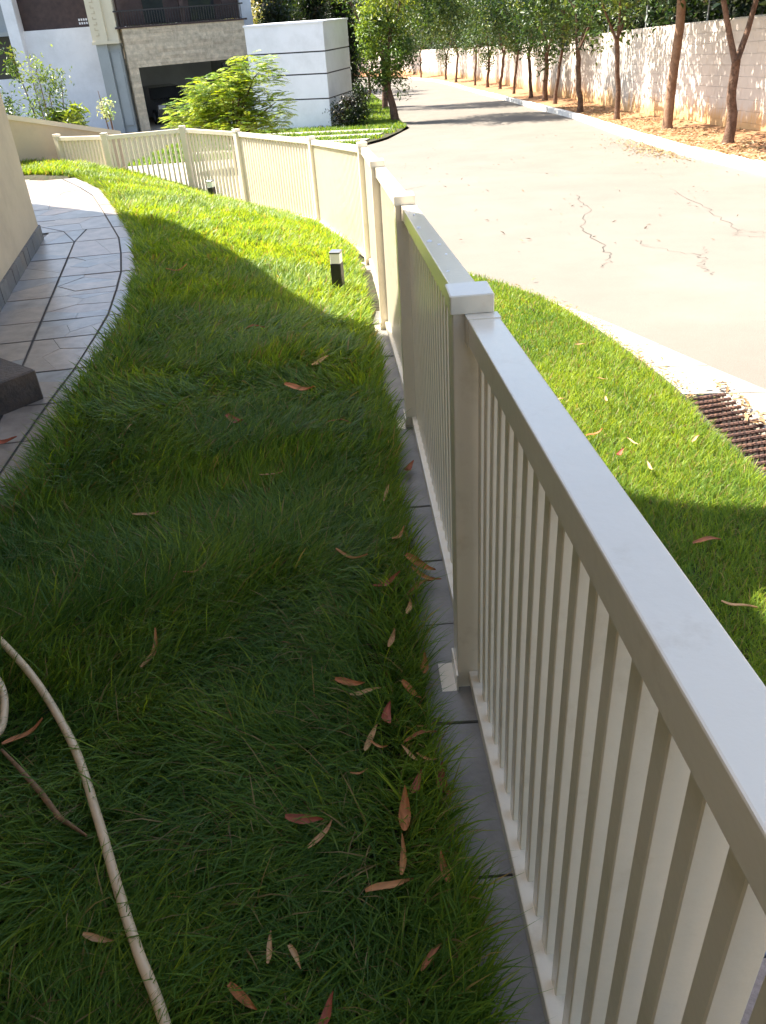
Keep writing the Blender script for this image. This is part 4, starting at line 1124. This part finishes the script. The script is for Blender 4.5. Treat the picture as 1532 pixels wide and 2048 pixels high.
def grass_tint(x, y, seed, straw=.03, bright=0.0):
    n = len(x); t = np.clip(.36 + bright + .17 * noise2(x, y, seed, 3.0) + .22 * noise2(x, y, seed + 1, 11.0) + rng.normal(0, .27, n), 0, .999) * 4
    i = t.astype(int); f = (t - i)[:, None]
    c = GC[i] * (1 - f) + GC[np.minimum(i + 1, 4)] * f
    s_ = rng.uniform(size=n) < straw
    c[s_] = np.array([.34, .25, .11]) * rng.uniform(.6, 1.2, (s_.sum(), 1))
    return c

fence_in = [(float(fz(yy)) - .118 - .018 * math.sin(yy * 5.1) , yy) for yy in np.arange(-.4, 7.9, .4)] + [(-.12, 8.6), (-.70, 11.2), (-1.80, 12.85), (-2.62, 13.48), (-3.72, 13.08), (-4.62, 13.65)]
lawn_poly = [(p[0] + .0, p[1]) for p in PATH_R[:-2]] [::-1]
lawn_poly = [(-1.54, -.4)] + lawn_poly + [(-4.6, 12.45), (-6.2, 12.9), (-6.2, 13.6), (-5.2, 13.75)] + fence_in[::-1]
dist = lambda x, y: np.sqrt(x * x + y * y + 2.7)
x, y = sample(lawn_poly, lambda x, y: np.clip(56000 / dist(x, y) ** 1.25, 3600, 30000) * np.where(y < .45, .15, 1), 30000)
d = dist(x, y); n = len(x); print('lawn blades', n)
edge_p = np.abs(x - path_x(y)); edge_p = np.where(y > 12.1, 1, edge_p); edge_f = np.abs(x - (fz(np.minimum(y, 13.5)) - .12))
near_edge = (edge_p < .16) | (edge_f < .14)
upright = np.clip(noise2(x, y, 5, 5.0) * 1.3 - .05, 0, 1); upright = np.where(near_edge, np.maximum(upright, .75), upright)
upright = np.where(y > 5.5, np.maximum(upright, .6), upright)
phi = -.35 + 3.0 * noise2(x, y, 9, 2.6) + rng.normal(0, .95, n)
phi = np.where((edge_p < .16) & (rng.uniform(size=n) < .65), np.pi + rng.normal(0, .7, n), phi)
phi = np.where((edge_f < .12) & (rng.uniform(size=n) < .5), rng.normal(0, .7, n), phi)
L = rng.uniform(.07, .20, n) * (1 - .18 * upright) * np.where(y > 5.5, .82, 1)
wd_ = (.0020 + .0042 * rng.uniform(size=n) ** 2) * np.clip(d / 2.4, 1, 3.4)
uu = np.clip(upright + rng.normal(0, .22, n), 0, 1)
th0 = uu * rng.uniform(.0, .45, n) + (1 - uu) * rng.uniform(.35, 1.0, n)
th1 = uu * rng.uniform(.5, 1.3, n) + (1 - uu) * rng.uniform(1.2, 1.8, n)
mound = .02 * noise2(x, y, 21, 4.0)
t_ = grass_tint(x, y, 31, .06, -.10 + .2 * uu + .34 * np.clip((y - 3.5) / 4, 0, 1))  # blades tinted lighter toward the sunlit end, sunlight put into the colour
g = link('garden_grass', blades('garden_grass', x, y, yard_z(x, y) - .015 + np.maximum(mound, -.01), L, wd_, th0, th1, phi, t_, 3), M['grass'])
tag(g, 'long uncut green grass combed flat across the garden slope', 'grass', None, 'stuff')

outer_poly = [(float(fz(yy)) + .13, yy) for yy in np.arange(1.25, 9.4, .4)] + [(le(yy), yy) for yy in np.arange(9.2, 1.2, -.3)]
x, y = sample(outer_poly, lambda x, y: np.clip(98000 / dist(x, y) ** 1.25, 4000, 26000), 26000)
n = len(x); d = dist(x, y); print('outer blades', n)
L = rng.uniform(.035, .075, n); wd_ = rng.uniform(.0020, .0034, n) * np.clip(d / 2.8, 1, 3)
phi = rng.uniform(0, 2*np.pi, n); up_ = noise2(x, y, 15, 6.0)
t_ = grass_tint(x, y, 51, .09, .25)
g = link('outer_grass', blades('outer_grass', x, y, z0(y) - .02, L, wd_, rng.uniform(.0, .6, n), rng.uniform(.5, 1.5, n), phi, t_, 3), M['grass'])
tag(g, 'short bright cut grass between the fence and the gutter', 'grass', None, 'stuff')

# neighbour turf
nt_poly = [(-6, 22.6), (-1.0, 22.4), (-.5, 23.5), (.7, 25.7), (1.72, 29.4), (1.62, 32), (1.65, 45), (1.35, 62), (-3, 62), (-3.2, 36), (-6, 34)]
x, y = sample(nt_poly, lambda x, y: np.where(y < 34, 330.0, 120.0), 330)
keep = np.ones(len(x), bool)
for (pA, pB) in (((-4.2, 30.6), (1.05, 28.6)), ((-4.4, 28.6), (.75, 26.9)), ((-4.6, 26.7), (.3, 25.2)), ((-4.9, 24.8), (-.2, 23.9))):
    va = np.array(pA); vb = np.array(pB); dd = (vb - va) / np.linalg.norm(vb - va); q = np.stack([x, y], 1) - va
    keep &= np.abs(q[:, 0] * dd[1] - q[:, 1] * dd[0]) > .42
x, y = x[keep], y[keep]; n = len(x)
g = link('neighbour_turf', blades('neighbour_turf', x, y, z0(y) - .06, rng.uniform(.10, .17, n), rng.uniform(.02, .035, n), rng.uniform(.1, .7, n), rng.uniform(.6, 1.4, n), rng.uniform(0, 6.28, n), grass_tint(x, y, 61, .02, .05), 2), M['grass'])
tag(g, 'clipped dark turf between the driveway strips and under the verge trees', 'grass', None, 'stuff')

# dry litter on the right verge and along the left gutter
def litter(name, x, y, zf, size, cols, label):
    n = len(x); P = np.stack([x, y, zf], 1); N = rand_unit(n) * .45; N[:, 2] = 1; N /= np.linalg.norm(N, axis=1)[:, None]
    U = rand_unit(n); U -= N * (U * N).sum(1)[:, None]; U /= np.linalg.norm(U, axis=1)[:, None]
    o = link(name, leaf_mesh(name, P, N, U, size, .3, pal(n, cols), .1), M['dry']); return tag(o, label, 'leaf litter', None, 'stuff')
STRAW = [(.38,.27,.135), (.31,.20,.09), (.25,.15,.07), (.44,.35,.21)]
def vz(x, y):
    xx = np.interp(y, XR_Y, XR_X); return z0(y) + .03 * np.sin(x * 3.1 + y * 1.7) + .10 * (x - xx) / 2.2 + .012
n = 5200; y = 13.5 + 20 * rng.uniform(size=n) ** 1.7; x = np.interp(y, XR_Y, XR_X) + .15 + rng.uniform(0, 1.9, n) * rng.uniform(.3, 1, n)
litter('verge_litter', x, y, vz(x, y), rng.uniform(.05, .15, n), STRAW, 'dry straw and fallen leaves strewn over the orange verge')
n = 700; y = rng.normal(18.6, 1.2, n); x = np.interp(y, XR_Y, XR_X) - np.abs(rng.normal(.1, .35, n)) - .08
litter('kerb_litter', x, y, z0(y) + ROAD_DZ + .02, rng.uniform(.04, .12, n), STRAW, 'dry leaves swept against the street side of the white kerb')
n = 900; y = rng.uniform(3.7, 6.6, n); x = np.array([le(v) for v in y]) + np.abs(rng.normal(.04, .06, n))
litter('gutter_litter', x, y, z0(y) - .03 + rng.uniform(0, .01, n), rng.uniform(.015, .045, n), STRAW + [(.2,.2,.06)], 'dry grass clippings caught along the gutter and drain')
n = 110; y = rng.uniform(2.7, 3.95, n); x = rng.normal(1.84, .028, n)
litter('drain_litter', x, y, z0(y) - .035 + rng.uniform(0, .012, n), rng.uniform(.03, .08, n), STRAW, 'pale straw and dead leaves along the street side of the drain')
n = 160; y = rng.uniform(7, 24, n); x = rng.uniform(.8, 6.2, n)
litter('street_litter', x, y, z0(y) + ROAD_DZ + .022, rng.uniform(.03, .09, n), [(.08,.06,.04),(.2,.14,.08),(.3,.22,.12)], 'few small dead leaves scattered over the asphalt')

# ================================================================== FALLEN LEAVES, TWIG, HOSE
def dead_leaf_mesh(k):
    r_ = random.Random(k); V = []; F = []; T = []
    nseg = 8; wk = r_.uniform(.085, .17); curl = r_.uniform(-.4, .7); bend = r_.uniform(-.35, .35)
    tone = [(.46,.17,.06), (.54,.25,.10), (.36,.10,.055), (.55,.33,.16), (.40,.15,.065), (.50,.27,.12)][k % 6]
    for i in range(nseg + 1):
        t = i / nseg; w = wk * math.sin(math.pi * min(1, (t * .93 + .07)) ** .8) ** .8 if t < 1 else .004
        w = max(w, .012); cx = bend * (t - .5) ** 2 * .8; z = curl * (t - .5) ** 2 + .03 * math.sin(t * 7 + k)
        for j, sd in enumerate((-1, -.5, 0, .5, 1)):
            V.append((t - .5, cx + sd * w * r_.uniform(.92, 1.06), z + .05 * sd * sd + (.006 if sd == 0 else 0)))
            f = r_.uniform(.75, 1.2) * (1.15 if sd == 0 else 1); T.append([c * f for c in tone])
    for i in range(nseg):
        for j in range(4): F.append((i*5+j, i*5+j+1, (i+1)*5+j+1, (i+1)*5+j))
    return np_mesh('fallen_leaf', np.array(V), [np.array(F)], True, np.array(T))
leaf_me = [dead_leaf_mesh(k) for k in range(12)]
for me in leaf_me: me.materials.append(M['dry'])
def drop_leaf(x, y, z, ln, ang, k, label, group, wide=1.0):
    o = link('fallen_leaf', leaf_me[k % 12], None, None, (x, y, z)); ln *= .84; o.scale = (ln, ln * wide * .78, ln)
    o.rotation_euler = (random.uniform(-.3, .3), random.uniform(-.2, .2), ang)
    return tag(o, label, 'leaf', group)
G1 = 'fallen leaves on the garden grass'
inner = [(-.69,1.77,.165,1.45,1),(-.96,1.47,.13,.75,0),(-.31,1.77,.06,-.6,4),(-.12,1.57,.10,-.3,0),(-.08,1.53,.10,.2,3),(-.07,1.36,.11,1.2,3),(-.03,1.43,.11,1.5,2),(-.05,1.33,.06,-.6,1),(-.22,1.13,.10,-.1,2),(-.18,1.08,.095,.9,5),(-.0,1.13,.13,1.5,0),(-.01,1.01,.11,1.5,1),(-.04,.95,.12,.25,7),(-.39,3.92,.22,-.5,0),(-.64,2.19,.10,.6,1),(-.66,3.48,.18,-.9,2),(-.17,3.49,.15,-.1,4),(-.31,.75,.085,-.7,0),(-.16,.71,.08,1.2,2),(-.61,.89,.075,-.2,5),(-.27,.84,.085,1.6,3),(-.22,.82,.07,-1.1,9),(-.30,4.38,.2,1.0,3),(-1.47,6.38,.2,.2,1),(-1.17,3.39,.14,1.2,9),(-.12,2.22,.14,-.4,1),(.06,1.28,.06,-.4,1),(.03,1.2,.09,1.2,2),(.05,1.36,.1,.2,4),(.02,1.30,.07,2.2,3),(.04,1.52,.09,-.9,0),(.06,1.9,.1,1.4,5),(.0,2.05,.12,.5,2),(.05,2.35,.12,1.1,1),(.07,.98,.08,1.7,0),(.03,.8,.08,.9,4),(-.1,1.25,.05,.3,1),(.02,2.7,.12,1.3,3),(-.75,5.0,.2,-.2,4),(-.9,2.6,.12,.4,5),(.0,1.75,.09,1.3,5),(-.45,2.9,.12,.1,5)]
for x, y, ln, a, k in inner:
    drop_leaf(x, y, float(yard_z(x, y)) + .058, ln, a, k, 'narrow %s dead leaf lying on the long garden grass' % ['bright orange-brown', 'light tan', 'dark red', 'pale straw', 'rust brown', 'yellow-brown'][k % 6], G1)
G2 = 'fallen leaves on the slate edging'
for x, y, ln, a, k in [(.115,2.20,.15,-.7,0),(.10,2.07,.17,.9,4),(.125,2.12,.13,-.5,1),(.085,1.66,.11,1.5,0),(.09,1.23,.12,1.6,2),(.12,3.0,.14,1.2,2),(.08,1.42,.08,.4,1)]:
    drop_leaf(x, y, float(np.interp(y, [p[1] for p in FP[:8]], FZB[:8])) + .028, ln, a, k, '%s dead leaf lying against the grey slate edging' % ['bright orange-brown', 'light tan', 'dark red', 'pale straw', 'rust brown', 'yellow-brown'][k % 6], G2)
G3 = 'fallen leaves on the outer grass'
for x, y, ln, a, k in [(1.09,2.20,.12,.1,4),(1.03,1.81,.12,-.6,3),(.97,3.17,.10,.3,0),(1.01,2.94,.09,.9,2),(1.14,3.60,.08,1.4,9),(1.37,3.04,.09,.8,9),(1.09,2.80,.09,1.5,3),(1.25,4.54,.09,.2,9),(.91,3.64,.08,0,9),(1.10,3.06,.08,2,9),(.85,4.6,.1,1,3),(1.2,3.9,.08,2.4,9)]:
    drop_leaf(x, y, float(z0(y)) + .045, ln, a, k, 'small %s dead leaf resting on the short outer grass' % ['orange-brown', 'light tan', 'dark red', 'pale straw', 'rust brown', 'yellow-brown'][k % 6], G3)
for x, y, ln, a, k in [(-1.75, 3.42, .16, .1, 2)]:
    drop_leaf(x, y, float(zh(y)) + .02, ln, a, k, 'rust red dead leaf lying on the flagstone path', None)
# twig under the hose
tw = [(-1.0,1.42),(-.93,1.35),(-.85,1.27),(-.78,1.19),(-.70,1.13)]
o = MB().tube([(x, y, float(yard_z(x, y)) + .065 + .004 * math.sin(i * 2)) for i, (x, y) in enumerate(tw)], [.004,.006,.008,.007,.003], 6).build('twig', M['twig'], None, True)
tag(o, 'thin brown twig lying in the grass under the cream hose', 'twig')
# hose
hp = [(-1.02,1.40),(-1.04,1.46),(-1.04,1.53),(-1.08,1.64),(-1.18,1.76),(-1.36,1.86),(-1.55,1.98),(-1.62,2.12),(-1.52,2.18),(-1.40,2.09),(-1.29,1.99),(-1.18,1.88),(-.99,1.66),(-.82,1.42),(-.69,1.18),(-.59,.98),(-.52,.85),(-.45,.73),(-.35,.52),(-.2,.2),(-.1,-.3)]
def catmull(P, n=8):
    out = []
    for i in range(len(P) - 1):
        p0, p1, p2, p3 = (np.array(P[max(i-1, 0)]), np.array(P[i]), np.array(P[i+1]), np.array(P[min(i+2, len(P)-1)]))
        for k in range(n):
            t = k / n; out.append(.5 * ((2*p1) + (-p0+p2)*t + (2*p0-5*p1+4*p2-p3)*t*t + (-p0+3*p1-3*p2+p3)*t**3))
    return out + [np.array(P[-1])]
hpts = [(p[0], p[1], float(yard_z(p[0], p[1])) + .062 + .006 * math.sin(i * .35)) for i, p in enumerate(catmull(hp))]
o = MB().tube(hpts, .0106, 12).build('garden_hose', M['hose'], None, True)
tag(o, 'cream garden hose curving over the dark shaded grass', 'hose')
# a short end of the same coil lies off to the left
print('tris', sum(len(m.loops) - 2 * len(m.polygons) for m in bpy.data.meshes))
